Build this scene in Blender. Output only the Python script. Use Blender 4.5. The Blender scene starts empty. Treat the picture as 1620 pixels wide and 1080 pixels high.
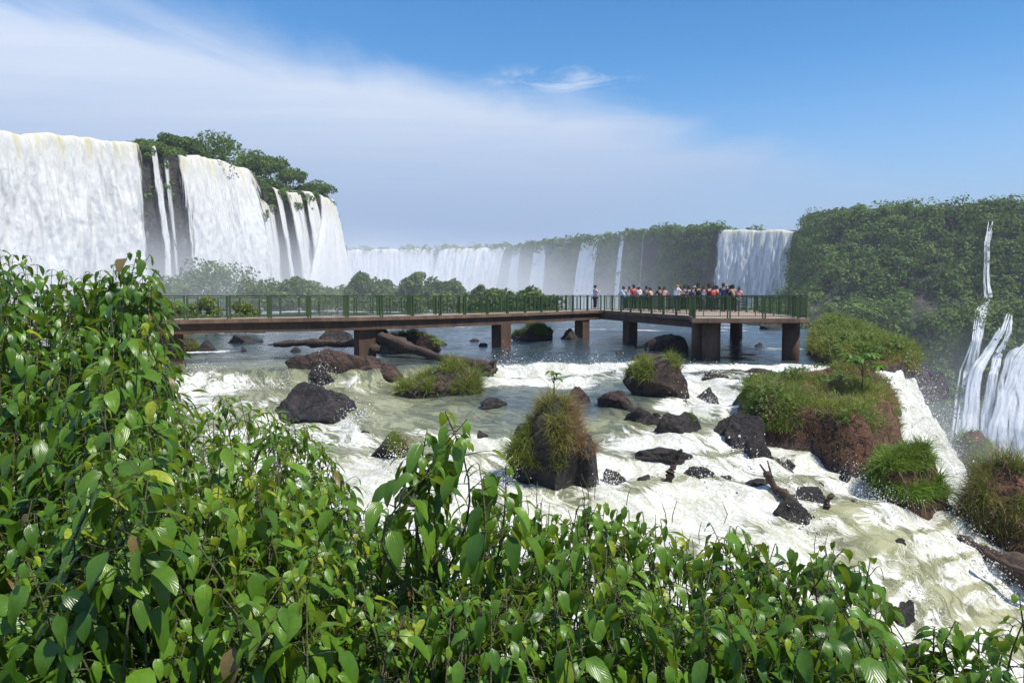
import bpy, math, random
import numpy as np
from mathutils import Vector, Matrix

S = bpy.context.scene
C = S.collection
R = math.radians
rng = np.random.default_rng(11)
random.seed(5)

# ------------------------------------------------------------------ camera
LENS = 26.0
FPX = 1620 * LENS / 36.0
HORIZON = 466.0
TH = math.atan((540 - HORIZON) / FPX)
cam_d = bpy.data.cameras.new('camera')
cam_d.lens = LENS; cam_d.sensor_width = 36; cam_d.clip_start = 0.05; cam_d.clip_end = 20000
cam = bpy.data.objects.new('camera', cam_d); C.objects.link(cam)
cam.location = (0, 0, 0); cam.rotation_euler = (R(90) - TH, 0, 0)
S.camera = cam

# ------------------------------------------------------------------ light, sky, exposure
SUN_EL, SUN_AZ = R(61), R(117)          # azimuth clockwise from +Y (the view direction): from the right, a little behind
sd = Vector((math.cos(SUN_EL) * math.sin(SUN_AZ), math.cos(SUN_EL) * math.cos(SUN_AZ), math.sin(SUN_EL)))
sun_l = bpy.data.lights.new('sun', 'SUN'); sun_l.energy = 5.0; sun_l.angle = R(0.53); sun_l.color = (1, 0.95, 0.87)
sun = bpy.data.objects.new('sun', sun_l); C.objects.link(sun)
sun.rotation_euler = sd.to_track_quat('Z', 'Y').to_euler(); sun.location = (60, -40, 120)
S.view_settings.view_transform = 'Standard'; S.view_settings.look = 'None'
S.view_settings.exposure = 0.38; S.view_settings.gamma = 1
S.cycles.volume_bounces = 1
S.cycles.max_bounces = 8; S.cycles.transparent_max_bounces = 16
S.cycles.volume_step_rate = 1.0; S.cycles.volume_max_steps = 256

W = bpy.data.worlds.new('World'); S.world = W; W.use_nodes = True


class NT:
    """small node-tree builder"""
    def __init__(s, tree): s.t = tree; s.n = tree.nodes; s.l = tree.links
    def add(s, typ, ins=None, **kw):
        n = s.n.new(typ)
        for k, v in kw.items(): setattr(n, k, v)
        for k, v in (ins or {}).items(): s.put(n.inputs[k], v)
        return n
    def put(s, sock, v):
        if hasattr(v, 'is_output') or isinstance(v, bpy.types.NodeSocket): s.l.new(v, sock)
        else: sock.default_value = v
    def math(s, op, a, b=None, c=None, clamp=False):
        n = s.n.new('ShaderNodeMath'); n.operation = op; n.use_clamp = clamp
        for i, v in enumerate((a, b, c)):
            if v is not None: s.put(n.inputs[i], v)
        return n.outputs[0]
    def mix(s, f, a, b, blend='MIX'):
        n = s.n.new('ShaderNodeMix'); n.data_type = 'RGBA'; n.blend_type = blend
        s.put(n.inputs[0], f); s.put(n.inputs[6], col(a)); s.put(n.inputs[7], col(b))
        return n.outputs[2]
    def ramp(s, v, lo, hi, a=0.0, b=1.0, smooth=True):
        n = s.n.new('ShaderNodeMapRange'); n.interpolation_type = 'SMOOTHSTEP' if smooth else 'LINEAR'
        s.put(n.inputs[0], v); s.put(n.inputs[1], lo); s.put(n.inputs[2], hi); s.put(n.inputs[3], a); s.put(n.inputs[4], b)
        return n.outputs[0]
    def noise(s, vec, scale, detail=6, rough=.55, dist=0.0, out=0):
        n = s.n.new('ShaderNodeTexNoise'); s.put(n.inputs['Vector'], vec)
        n.inputs['Scale'].default_value = scale; n.inputs['Detail'].default_value = detail
        n.inputs['Roughness'].default_value = rough; n.inputs['Distortion'].default_value = dist
        return n.outputs[out]
    def mapping(s, vec, scale=(1, 1, 1), rot=(0, 0, 0), loc=(0, 0, 0)):
        n = s.n.new('ShaderNodeMapping'); s.put(n.inputs[0], vec)
        n.inputs[1].default_value = loc; n.inputs[2].default_value = rot; n.inputs[3].default_value = scale
        return n.outputs[0]
    def attr(s, name, out='Fac'):
        n = s.n.new('ShaderNodeAttribute'); n.attribute_name = name; return n.outputs[out]


def col(v):
    if isinstance(v, (tuple, list)) and len(v) == 3: return (*v, 1)
    return v


wn = NT(W.node_tree); wn.n.clear()
sky = wn.add('ShaderNodeTexSky', sky_type='NISHITA', sun_disc=False, sun_elevation=SUN_EL, sun_rotation=-SUN_AZ,
             altitude=200, air_density=1.0, dust_density=0.6, ozone_density=2.2)
tc = wn.add('ShaderNodeTexCoord')
sep = wn.add('ShaderNodeSeparateXYZ', {0: tc.outputs['Generated']})
zc = wn.math('MAXIMUM', sep.outputs[2], 0.015)
u_ = wn.math('DIVIDE', sep.outputs[0], zc); v_ = wn.math('DIVIDE', sep.outputs[1], zc)
cuv = wn.add('ShaderNodeCombineXYZ', {0: u_, 1: v_, 2: 0.0}).outputs[0]
# a sheet of high thin cloud: its edge is a straight line on the cloud plane
side = wn.math('SUBTRACT', wn.math('SUBTRACT', v_, 2.32), wn.math('MULTIPLY', wn.math('ADD', u_, 1.46), 0.80))
n_a = wn.noise(wn.mapping(cuv, (1.0, 0.55, 1), (0, 0, R(-40))), 1.1, 7, .58, .5)
n_b = wn.noise(wn.mapping(cuv, (0.35, 1.4, 1), (0, 0, R(41))), 1.6, 6, .6, .3)
edge = wn.math('ADD', side, wn.math('MULTIPLY', wn.math('SUBTRACT', n_a, .5), 1.9))
band = wn.ramp(edge, -0.25, 1.0)
fade_r = wn.ramp(u_, 0.4, 3.2, 1.0, 0.35)
dens = wn.math('MULTIPLY', wn.math('MULTIPLY', band, wn.ramp(n_b, .2, .75, .80, 1.0)), fade_r)
# loose wisps beyond the edge
wx = wn.math('SUBTRACT', u_, 0.2); wy = wn.math('SUBTRACT', v_, 3.52)
wd = wn.math('SQRT', wn.math('ADD', wn.math('MULTIPLY', wn.math('MULTIPLY', wx, wx), 5.0), wn.math('MULTIPLY', wn.math('MULTIPLY', wy, wy), 14.0)))
wisp = wn.math('MULTIPLY', wn.ramp(wd, 0.25, 1.1, 1.0, 0.0), wn.ramp(wn.noise(cuv, 3.2, 7, .62, .6), .44, .72))
dens = wn.math('MINIMUM', wn.math('ADD', dens, wn.math('MULTIPLY', wisp, .75)), 1.0)
low = wn.ramp(sep.outputs[2], 0.03, 0.30, 0.85, 0.0)
cloud_col = wn.mix(wn.ramp(sep.outputs[2], 0.02, 0.34), (3.1, 3.6, 4.8), (5.5, 5.75, 6.3))
sky_sat = wn.add('ShaderNodeHueSaturation', {'Saturation': 1.34, 'Value': 1.05, 'Color': sky.outputs[0]}).outputs[0]
sky_c = wn.mix(wn.math('MULTIPLY', dens, .84), sky_sat, cloud_col)
sky_c = wn.mix(low, sky_c, (1.9, 2.65, 4.15))
bg = wn.add('ShaderNodeBackground', {'Color': sky_c, 'Strength': 0.125})
wo = wn.add('ShaderNodeOutputWorld', {0: bg.outputs[0]})

# ------------------------------------------------------------------ helpers
def ray(px, py):
    x = (px - 810) / FPX; up = (540 - py) / FPX
    v = np.array([x, math.cos(TH) + up * math.sin(TH), -math.sin(TH) + up * math.cos(TH)])
    return v / v[1]

def P(px, py, d): return ray(px, py) * d
def X(px, d): return (px - 810) / FPX * d            # plan position of a picture column at distance d

def hash3(i):
    i = i.astype(np.int64)
    h = (i[..., 0] * 374761393 + i[..., 1] * 668265263 + i[..., 2] * 2147483647 % 4294967291) & 0xFFFFFFFF
    h = ((h ^ (h >> 13)) * 1274126177) & 0xFFFFFFFF
    h = ((h ^ (h >> 16)) * 2246822519) & 0xFFFFFFFF
    return ((h ^ (h >> 15)) & 0xFFFF) / 65535.0

def vnoise(p):
    p = np.asarray(p, float); i = np.floor(p); f = p - i; u = f * f * (3 - 2 * f); r = 0
    for dx in (0, 1):
        for dy in (0, 1):
            for dz in (0, 1):
                w = (u[..., 0] if dx else 1 - u[..., 0]) * (u[..., 1] if dy else 1 - u[..., 1]) * (u[..., 2] if dz else 1 - u[..., 2])
                r = r + w * hash3(i + np.array([dx, dy, dz]))
    return r

def fbm(p, o=4, g=.5):
    p = np.asarray(p, float); a = 1; t = 0; s = 0
    for k in range(o):
        s = s + a * (vnoise(p * 2 ** k + 17.3 * k) - .5) * 2; t += a; a *= g
    return s / t

def sm(x, a, b):
    t = np.clip((x - a) / (b - a), 0, 1); return t * t * (3 - 2 * t)

def mesh(name, V, F, mat=None, parent=None, uv=None, attrs=None, smooth=True, loc=None):
    V = np.asarray(V, np.float32).reshape(-1, 3)
    Fs = F if isinstance(F, list) else [F]
    Fs = [np.asarray(f, np.int32) for f in Fs if len(f)]
    if loc is not None: V = V - np.asarray(loc, np.float32)
    me = bpy.data.meshes.new(name)
    me.vertices.add(len(V)); me.vertices.foreach_set('co', V.ravel())
    li = np.concatenate([f.ravel() for f in Fs]); tot = np.concatenate([np.full(len(f), f.shape[1], np.int32) for f in Fs])
    st = np.concatenate([[0], np.cumsum(tot)[:-1]]).astype(np.int32)
    me.loops.add(len(li)); me.loops.foreach_set('vertex_index', li)
    me.polygons.add(len(tot)); me.polygons.foreach_set('loop_start', st)
    me.update(calc_edges=True)
    me.polygons.foreach_set('use_smooth', np.full(len(tot), smooth))
    if uv is not None:
        l = me.uv_layers.new(name='UVMap'); l.data.foreach_set('uv', np.asarray(uv, np.float32)[li].ravel())
    for k, a in (attrs or {}).items():
        at = me.attributes.new(k, 'FLOAT', 'POINT'); at.data.foreach_set('value', np.asarray(a, np.float32))
    me.validate()
    o = bpy.data.objects.new(name, me); C.objects.link(o)
    if loc is not None: o.location = tuple(float(c) for c in loc)
    if mat: me.materials.append(mat)
    if parent is not None:
        o.parent = parent
        if loc is None: o.matrix_parent_inverse = Matrix.Translation(parent.location).inverted()
        else: o.location = tuple(np.asarray(loc) - np.asarray(parent.location))
    return o

def empty(name, loc, label=None, cat=None, group=None):
    o = bpy.data.objects.new(name, None); C.objects.link(o); o.location = tuple(float(c) for c in loc)
    o.empty_display_size = .2
    if label: tag(o, label, cat, group)
    return o

def tag(o, label=None, cat=None, group=None, kind=None):
    if label: o['label'] = label
    if cat: o['category'] = cat
    if group: o['group'] = group
    if kind: o['kind'] = kind
    return o

def grid_faces(nr, nc):
    i = np.arange(nr - 1)[:, None] * nc + np.arange(nc - 1)[None, :]
    return np.stack([i, i + 1, i + nc + 1, i + nc], -1).reshape(-1, 4)

class MB:
    """collects boxes and tubes for ONE mesh"""
    def __init__(s): s.V = []; s.F = []; s.n = 0
    def put(s, V, F):
        s.V.append(np.asarray(V, float)); s.F.append(np.asarray(F) + s.n); s.n += len(V)
    def box(s, c, size, rz=0):
        x, y, z = np.array(size) / 2
        v = np.array([[a * x, b * y, e * z] for a in (-1, 1) for b in (-1, 1) for e in (-1, 1)])
        ca, sa = math.cos(rz), math.sin(rz)
        v = v @ np.array([[ca, sa, 0], [-sa, ca, 0], [0, 0, 1]]) + np.array(c)
        s.put(v, [[0, 1, 3, 2], [4, 6, 7, 5], [0, 4, 5, 1], [2, 3, 7, 6], [0, 2, 6, 4], [1, 5, 7, 3]])
    def tube(s, pts, rad, n=8, jag=0.0, ridge=0.0):
        pts = np.asarray(pts, float); rad = np.broadcast_to(rad, (len(pts),)); m = len(pts); V = []; rk = 1 + ridge * (np.random.default_rng(n * 7 + m).random(n) - .5)
        for i in range(m):
            t = pts[min(i + 1, m - 1)] - pts[max(i - 1, 0)]; t = t / (np.linalg.norm(t) + 1e-9)
            a = np.cross(t, [0.3, 0.2, 1] if abs(t[2]) < .9 else [1, .1, 0]); a /= np.linalg.norm(a); b = np.cross(t, a)
            for k in range(n):
                th = 2 * math.pi * k / n; r = rad[i] * rk[(k + int(i * .12)) % n] * (1 + jag * (random.random() - .5))
                V.append(pts[i] + r * (math.cos(th) * a + math.sin(th) * b))
        F = [[i * n + k, i * n + (k + 1) % n, (i + 1) * n + (k + 1) % n, (i + 1) * n + k] for i in range(m - 1) for k in range(n)]
        V.append(pts[0]); V.append(pts[-1]); c0, c1 = m * n, m * n + 1
        F += [[c0, (k + 1) % n, k, k] for k in range(n)] + [[c1, (m - 1) * n + k, (m - 1) * n + (k + 1) % n, (m - 1) * n + (k + 1) % n] for k in range(n)]
        s.put(V, F)
    def build(s, name, mat, parent=None, smooth=False, loc=None):
        F = np.concatenate(s.F); tri = F[:, 2] == F[:, 3]
        return mesh(name, np.concatenate(s.V), [F[~tri], F[tri][:, :3]], mat, parent, smooth=smooth, loc=loc)

# ------------------------------------------------------------------ materials
def mat(name):
    m = bpy.data.materials.new(name); m.use_nodes = True
    t = NT(m.node_tree); t.n.clear()
    t.out = t.add('ShaderNodeOutputMaterial')
    return m, t

def objco(t): return t.add('ShaderNodeNewGeometry').outputs['Position']

def bump(t, h, strength, dist): return t.add('ShaderNodeBump', {'Height': h, 'Strength': strength, 'Distance': dist}).outputs[0]

def m_rock(name, c1, c2, c3, scale=1.0, rough=.8, bs=1.0):
    m, t = mat(name); p = objco(t)
    a = t.noise(p, 1.1 * scale, 8, .65); b = t.noise(p, 6 * scale, 6, .7); e = t.noise(t.mapping(p, (1, 1, 2.2)), 2.4 * scale, 8, .7, .8)
    c = t.mix(t.ramp(a, .35, .65), c1, c2); c = t.mix(t.ramp(b, .52, .72, 0, .8), c, c3)
    ck = t.ramp(t.math('ABSOLUTE', t.math('SUBTRACT', t.noise(p, 1.6 * scale, 7, .6, .6), .5)), .0, .035)
    c = t.mix(t.math('SUBTRACT', 1.0, ck), c, (.012, .010, .009))
    h = t.math('ADD', t.math('ADD', t.math('MULTIPLY', e, .7), t.math('MULTIPLY', b, .3)), t.math('MULTIPLY', ck, .25))
    wet = t.attr('wet')
    c = t.mix(t.math('MULTIPLY', wet, .75), c, (.012, .012, .013))
    r = t.math('SUBTRACT', rough, t.math('MULTIPLY', wet, .5))
    s = t.add('ShaderNodeBsdfPrincipled', {'Base Color': c, 'Roughness': r, 'Normal': bump(t, h, bs, .25 / scale)})
    t.l.new(s.outputs[0], t.out.inputs[0]); return m

M_ROCK = m_rock('basalt', (.020, .016, .015), (.040, .030, .026), (.075, .058, .048))
M_BROWN = m_rock('brown_basalt', (.036, .020, .015), (.078, .042, .028), (.125, .078, .054))
M_EARTH = m_rock('red_earth', (.095, .040, .021), (.175, .080, .042), (.075, .05, .025), 1.6, .95, 1.0)
M_CLIFF = m_rock('cliff_rock', (.030, .028, .022), (.055, .048, .036), (.075, .06, .044), .12, .9, .9)
M_SOIL = m_rock('soil', (.030, .026, .016), (.045, .036, .022), (.028, .035, .012), 3, .95, .9)

def m_leaf(name, dark, lite, yellow, rough=.36, trans=.32, veins=True):
    m, t = mat(name)
    tint = t.attr('tint'); uv = t.add('ShaderNodeUVMap').outputs[0]
    c = t.mix(tint, dark, lite); c = t.mix(t.ramp(tint, .88, .99), c, yellow); c = t.mix(t.ramp(tint, .994, .998), c, (.20, .12, .05))
    nrm = None
    if veins:
        s = t.add('ShaderNodeSeparateXYZ', {0: uv})
        ax = t.math('ABSOLUTE', t.math('SUBTRACT', s.outputs[0], .5))
        ph = t.math('MULTIPLY', t.math('SUBTRACT', t.math('MULTIPLY', s.outputs[1], 1.0), t.math('MULTIPLY', ax, .9)), 27.0)
        v = t.math('POWER', t.math('ABSOLUTE', t.math('SINE', ph)), 0.6)
        mid = t.ramp(ax, .0, .035)
        h = t.math('MULTIPLY', t.math('ADD', .45, t.math('MULTIPLY', v, .55)), mid)
        c = t.mix(t.math('MULTIPLY', t.math('SUBTRACT', 1.0, h, clamp=True), .22), c, lite)
        mott = t.noise(t.add('ShaderNodeNewGeometry').outputs['Position'], 60, 3)
        c = t.mix(t.ramp(mott, .35, .7, 0, .35), c, dark)
        nrm = bump(t, h, .26, .004)
    ins = {'Base Color': c, 'Roughness': rough, 'Specular IOR Level': .5}
    if nrm is not None: ins['Normal'] = nrm
    s = t.add('ShaderNodeBsdfPrincipled', ins)
    tl = t.add('ShaderNodeBsdfTranslucent', {'Color': t.mix(.45, c, yellow)})
    mx = t.add('ShaderNodeMixShader', {0: trans, 1: s.outputs[0], 2: tl.outputs[0]})
    t.l.new(mx.outputs[0], t.out.inputs[0]); return m

M_LEAF = m_leaf('broad_leaf', (.024, .076, .007), (.140, .285, .020), (.34, .41, .03), .29, .38)
M_LEAF2 = m_leaf('narrow_leaf', (.028, .086, .008), (.150, .300, .022), (.34, .40, .03), .32, .38)
M_LEAF3 = m_leaf('light_broad_leaf', (.036, .105, .008), (.180, .330, .024), (.38, .43, .035), .31, .40)
M_FAR = m_leaf('far_foliage', (.026, .066, .009), (.150, .245, .026), (.20, .26, .035), .8, .25, False)
M_MID = m_leaf('bush_foliage', (.050, .095, .018), (.135, .205, .034), (.18, .22, .04), .8, .2, False)
M_GRASS = m_leaf('grass_blade', (.080, .130, .014), (.250, .300, .034), (.40, .36, .09), .6, .3, False)
M_DRY = m_leaf('dry_grass', (.14, .088, .040), (.28, .19, .088), (.36, .27, .15), .8, .25, False)
M_LUSH = m_leaf('lush_grass', (.050, .125, .010), (.160, .280, .026), (.26, .32, .04), .5, .3, False)

def m_wood(name, c1, c2, sc=1.0):
    m, t = mat(name); p = objco(t)
    a = t.noise(t.mapping(p, (1.5, 6, 6)), 2.5 * sc, 8, .65, .4); b = t.noise(p, 20 * sc, 4)
    c = t.mix(t.ramp(a, .3, .7), c1, c2)
    s = t.add('ShaderNodeBsdfPrincipled', {'Base Color': c, 'Roughness': .85, 'Normal': bump(t, t.math('ADD', a, t.math('MULTIPLY', b, .3)), .8, .06)})
    t.l.new(s.outputs[0], t.out.inputs[0]); return m

M_LOG = m_wood('driftwood', (.028, .019, .014), (.085, .053, .036))
M_BARK = m_wood('bark', (.035, .028, .018), (.08, .06, .035))
M_STEM = m_wood('green_stem', (.055, .070, .022), (.15, .145, .060), 5)

def m_concrete(name, c1, c2):
    m, t = mat(name); p = objco(t)
    a = t.noise(t.mapping(p, (1, 1, .5)), 1.4, 8, .65); b = t.noise(p, 9, 5); st = t.noise(t.mapping(p, (5, 5, .35)), 2.0, 5, .6)
    c = t.mix(t.ramp(a, .35, .7), c1, c2); c = t.mix(t.ramp(st, .5, .75, 0, .6), c, (c1[0] * .45, c1[1] * .42, c1[2] * .4))
    s = t.add('ShaderNodeBsdfPrincipled', {'Base Color': c, 'Roughness': .85, 'Normal': bump(t, b, .35, .03)})
    t.l.new(s.outputs[0], t.out.inputs[0]); return m

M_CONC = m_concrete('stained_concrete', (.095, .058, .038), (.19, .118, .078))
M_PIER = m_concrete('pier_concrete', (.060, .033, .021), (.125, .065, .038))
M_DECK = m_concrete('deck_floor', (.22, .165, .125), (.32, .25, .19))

def m_paint(name, c, worn, rough=.6):
    m, t = mat(name); p = objco(t)
    a = t.noise(p, 7, 6, .7)
    s = t.add('ShaderNodeBsdfPrincipled', {'Base Color': t.mix(t.ramp(a, .6, .72, 0, .8), c, worn), 'Roughness': rough, 'Specular IOR Level': .25})
    t.l.new(s.outputs[0], t.out.inputs[0]); return m

M_GREEN = m_paint('green_paint', (.042, .076, .028), (.075, .065, .032))
M_RAIL = m_paint('handrail_paint', (.035, .05, .038), (.09, .075, .05), .4)
M_WIRE = m_paint('green_wire', (.014, .036, .014), (.03, .035, .015), .5)

def m_plain(name, c, rough=.8):
    m, t = mat(name); p = objco(t)
    a = t.noise(p, 14, 4)
    s = t.add('ShaderNodeBsdfPrincipled', {'Base Color': t.mix(t.ramp(a, .3, .7, 0, .5), c, tuple(.7 * k for k in c)), 'Roughness': rough})
    t.l.new(s.outputs[0], t.out.inputs[0]); return m

# moving water of the river: dark clear water, cream turbid water and foam
def m_river():
    m, t = mat('river_water'); p = objco(t)
    foam, turb = t.attr('foam'), t.attr('turb')
    warp = t.add('ShaderNodeVectorMath', {0: t.noise(p, .35, 4, .55, 0, 1), 1: (.5, .5, .5)}, operation='SUBTRACT').outputs[0]
    pw = t.add('ShaderNodeVectorMath', {0: warp, 1: (3.2, 3.2, .4), 2: p}, operation='MULTIPLY_ADD').outputs[0]
    fr = t.mapping(pw, (1, 1, 1), (0, 0, R(141)))                       # y runs down the stream
    big = t.noise(t.mapping(fr, (.62, .15, .5)), 1.0, 9, .62, .5)
    mid = t.noise(t.mapping(fr, (2.6, .62, 1.6)), 1.0, 9, .70, 1.0)
    fil = t.math('ABSOLUTE', t.math('SUBTRACT', t.noise(t.mapping(fr, (1.7, .42, 1.5)), 1.0, 8, .62, 1.0), .5))
    lace = t.ramp(fil, .0, .085, 1.0, 0.0)
    fine = t.noise(p, 14, 5, .65); rip = t.noise(t.mapping(p, (.5, 1.5, 1)), 2.6, 7, .62, .5)
    k = t.math('ADD', t.math('ADD', t.math('MULTIPLY', big, .46), t.math('MULTIPLY', mid, .44)), t.math('MULTIPLY', lace, .14))
    q = t.math('ADD', k, t.math('MULTIPLY', t.math('SUBTRACT', foam, .69), 1.05))
    mask = t.ramp(q, .46, .62)
    wc = t.mix(turb, (.014, .030, .046), (.150, .155, .080))
    wc = t.mix(t.math('MULTIPLY', t.math('MULTIPLY', turb, .9), t.ramp(mid, .40, .58)), wc, (.34, .34, .20))
    fc = t.mix(t.ramp(t.math('ADD', t.math('MULTIPLY', mid, .6), t.math('MULTIPLY', fine, .4)), .42, .60), (.40, .40, .32), (.69, .69, .68))  # olive shadows between the white foam clumps, put into the colour
    c = t.mix(mask, wc, fc)
    c = t.mix(t.math('MULTIPLY', t.ramp(big, .50, .64), t.math('MULTIPLY', turb, .38)), c, (.28, .28, .155))
    h = t.math('ADD', t.math('MULTIPLY', rip, .30), t.math('MULTIPLY', t.math('ADD', mid, t.math('MULTIPLY', fine, .15)), t.math('ADD', .08, t.math('MULTIPLY', foam, .42))))
    s = t.add('ShaderNodeBsdfPrincipled', {'Base Color': c, 'Roughness': t.math('ADD', .08, t.math('MULTIPLY', t.math('ADD', mask, t.math('MULTIPLY', turb, .25), clamp=True), .55)),
                                         'IOR': 1.33, 'Normal': bump(t, h, .85, .16)})
    t.l.new(s.outputs[0], t.out.inputs[0]); return m
M_RIVER = m_river()

def m_fall(name, sx, cover=.5, sz=.06, bscale=1.0, tint=(.90, .90, .89), shade=(.66, .67, .66), lip=(.62, .56, .30), soft=.05):
    """falling water: white streaks over whatever rock is behind"""
    m, t = mat(name); uv = t.add('ShaderNodeUVMap').outputs[0]
    st = t.noise(t.mapping(uv, (sx, sz, 1)), 1.0, 8, .66, .25); s2 = t.noise(t.mapping(uv, (sx * 4, sz * 4, 1)), 1.0, 6, .65, .4)
    cl = t.noise(t.mapping(uv, (sx * 2.0, sz * 7, 1)), 1.0, 10, .74, 1.2)
    k = t.math('ADD', t.math('MULTIPLY', st, .62), t.math('MULTIPLY', s2, .38))
    edge = t.attr('edge'); fall = t.add('ShaderNodeSeparateXYZ', {0: uv}).outputs[1]
    a = t.ramp(t.math('ADD', k, t.math('MULTIPLY', t.math('SUBTRACT', edge, 1.0), .52)), cover - .05 - soft, cover + soft)
    c = t.mix(t.ramp(t.math('ADD', t.math('MULTIPLY', cl, .55), t.math('MULTIPLY', st, .45)), .40, .56), shade, tint)  # soft shading of the water's clumps, painted in by noise
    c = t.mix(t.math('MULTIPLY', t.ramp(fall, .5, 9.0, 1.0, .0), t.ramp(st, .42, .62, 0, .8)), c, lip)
    h = t.math('ADD', t.math('MULTIPLY', cl, .8), t.math('MULTIPLY', s2, .4))
    d = t.add('ShaderNodeBsdfDiffuse', {'Color': c, 'Normal': bump(t, h, .55, bscale)})
    tl = t.add('ShaderNodeBsdfTranslucent', {'Color': c})
    dm = t.add('ShaderNodeMixShader', {0: .3, 1: d.outputs[0], 2: tl.outputs[0]})
    tr = t.add('ShaderNodeBsdfTransparent')
    mx = t.add('ShaderNodeMixShader', {0: a, 1: tr.outputs[0], 2: dm.outputs[0]})
    t.l.new(mx.outputs[0], t.out.inputs[0]); return m

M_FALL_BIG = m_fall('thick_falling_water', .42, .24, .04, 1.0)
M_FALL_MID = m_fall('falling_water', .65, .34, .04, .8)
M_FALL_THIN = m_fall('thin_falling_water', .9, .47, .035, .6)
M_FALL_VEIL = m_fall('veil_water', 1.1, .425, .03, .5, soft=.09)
M_FALL_FAR = m_fall('distant_falling_water', .2, .22, .02, 1.2, (.93, .93, .92), (.74, .75, .75))
M_FALL_CASC = m_fall('shaded_cascading_water', .8, .40, .05, .25, (.80, .82, .84), (.60, .63, .66), soft=.16)  # darker, bluer tints: the cliff's shade put into the water colour

# ------------------------------------------------------------------ river sheet
EDGE = np.array([(60, -6), (40, 10), (27, 19), (21, 21.5), (18.4, 24.3), (16.9, 26.6), (17.4, 30), (18.1, 34), (22.0, 45), (25, 58), (21, 76),
                 (13, 104), (10, 150), (-4, 212), (-20, 262), (-52, 318), (-70, 420)], float)   # lip of the gorge, in plan
def inside(x, y):
    xe = np.interp(y, EDGE[:, 1], EDGE[:, 0]); return xe - x        # >0 on the river side

CP = []   # px, py, z, foam, turb
for a in '''
200 625 -3.75 .55 .7|330 612 -3.7 .75 .6|430 640 -3.85 .62 .8|560 612 -3.75 .66 .7|600 660 -4.0 .60 .85|500 690 -4.2 .68 .85|610 640 -3.9 .52 .9|560 705 -4.25 .74 .8
650 735 -4.45 .78 .8|600 790 -4.75 .8 .7|720 650 -4.0 .55 .7|700 790 -4.8 .72 .8|700 690 -4.2 .76 .8|800 604 -3.72 .85 .4|890 603 -3.7 .85 .4|970 603 -3.7 .7 .4
790 628 -3.85 .08 .12|760 640 -3.9 .1 .25|830 640 -3.9 .08 .1|910 634 -3.85 .08 .1|860 652 -3.95 .15 .2|740 626 -3.85 .12 .3|1000 628 -3.85 .2 .15|870 622 -3.8 .12 .12|950 618 -3.78 .15 .12|800 660 -4.05 .35 .5|780 715 -4.5 .75 .8|830 790 -5.0 .9 .7|960 670 -4.15 .55 .65|990 710 -4.5 .75 .6|965 775 -5.0 .85 .7
1070 640 -4.0 .8 .5|1130 610 -3.7 .85 .4|1140 650 -4.05 .95 .6|1150 690 -4.3 .8 .7|1090 705 -4.45 .75 .7|1200 690 -4.4 .75 .7|1250 720 -4.7 .85 .7|1130 750 -4.95 .7 .8|1060 770 -5.1 .72 .85
1180 770 -5.1 .85 .7|1100 830 -5.6 .85 .75|1330 740 -5.0 .9 .7|1400 790 -5.5 .85 .75|1300 830 -5.75 .75 .8|1400 850 -6.0 .55 1.0|1470 815 -5.85 .7 .9|1520 800 -5.9 .8 .8
1240 880 -6.1 .8 .8|1420 920 -6.7 .85 .8|1500 880 -6.5 .75 .9|1500 940 -7.0 .45 1.0|1580 980 -7.7 .5 1.0|1450 1000 -7.3 .95 .7|1560 1040 -8.2 .9 .8|1600 900 -7.0 .85 .5
1440 640 -4.35 .9 .4|1462 660 -4.9 .9 .4|1482 690 -5.5 .9 .4|1512 740 -6.6 .95 .4|1500 765 -6.9 .95 .5|1460 600 -3.65 .9 .4|1420 640 -4.15 .95 .4
1000 850 -5.5 .85 .75|880 850 -5.4 .85 .7|740 850 -5.1 .85 .7|560 830 -4.9 .7 .8|400 760 -4.55 .6 .8|200 740 -4.4 .6 .8|0 640 -3.8 .5 .7|-200 640 -3.8 .5 .7|0 760 -4.5 .5 .7'''.replace('\n', '|').split('|'):
    if a.strip(): CP.append([float(k) for k in a.split()])
CP = np.array(CP)
cpw = np.array([[*(ray(a[0], a[1]) * (a[2] / ray(a[0], a[1])[2]))[:2], a[2], a[3], a[4]] for a in CP])
extra = np.array([(-40, 4, -4.6, .6, .7), (-20, 6, -5, .6, .7), (0, 7, -5.6, .8, .8), (10, 7, -6.8, .9, .8), (20, 10, -8.8, .9, .8), (34, 8, -10.5, .9, .8), (26, 17, -9.0, .9, .6)])
cpw = np.vstack([cpw, extra])
def tps_fit(xy, v, lam):
    n = len(xy); r2 = ((xy[:, None] - xy[None]) ** 2).sum(-1)
    K = np.where(r2 > 0, r2 * np.log(r2 + 1e-12) * .5, 0) + lam * np.eye(n)
    Pm = np.hstack([np.ones((n, 1)), xy]); A = np.vstack([np.hstack([K, Pm]), np.hstack([Pm.T, np.zeros((3, 3))])])
    return np.linalg.solve(A, np.concatenate([v, np.zeros(3)]))
SC = 20.0
cw = tps_fit(cpw[:, :2] / SC, cpw[:, 2], .004)
def tps(x, y):
    q = np.stack([x, y], -1).reshape(-1, 2) / SC; out = np.zeros(len(q))
    for i in range(0, len(q), 40000):
        b = q[i:i + 40000]; r2 = ((b[:, None] - cpw[None, :, :2] / SC) ** 2).sum(-1)
        out[i:i + 40000] = (r2 * np.log(r2 + 1e-12) * .5) @ cw[:len(cpw)] + cw[-3] + b @ cw[-2:]
    return out.reshape(np.shape(x))
LED_PX = np.array([-600, 150, 300, 460, 560, 640, 760, 990, 1060, 1160, 1300, 1390, 1430, 1480, 1700])
LED_D = np.array([29, 29.6, 30.2, 30.6, 30.2, 32.2, 33.6, 34.2, 33.6, 33.0, 32.5, 31.3, 31.6, 37, 42])
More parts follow.
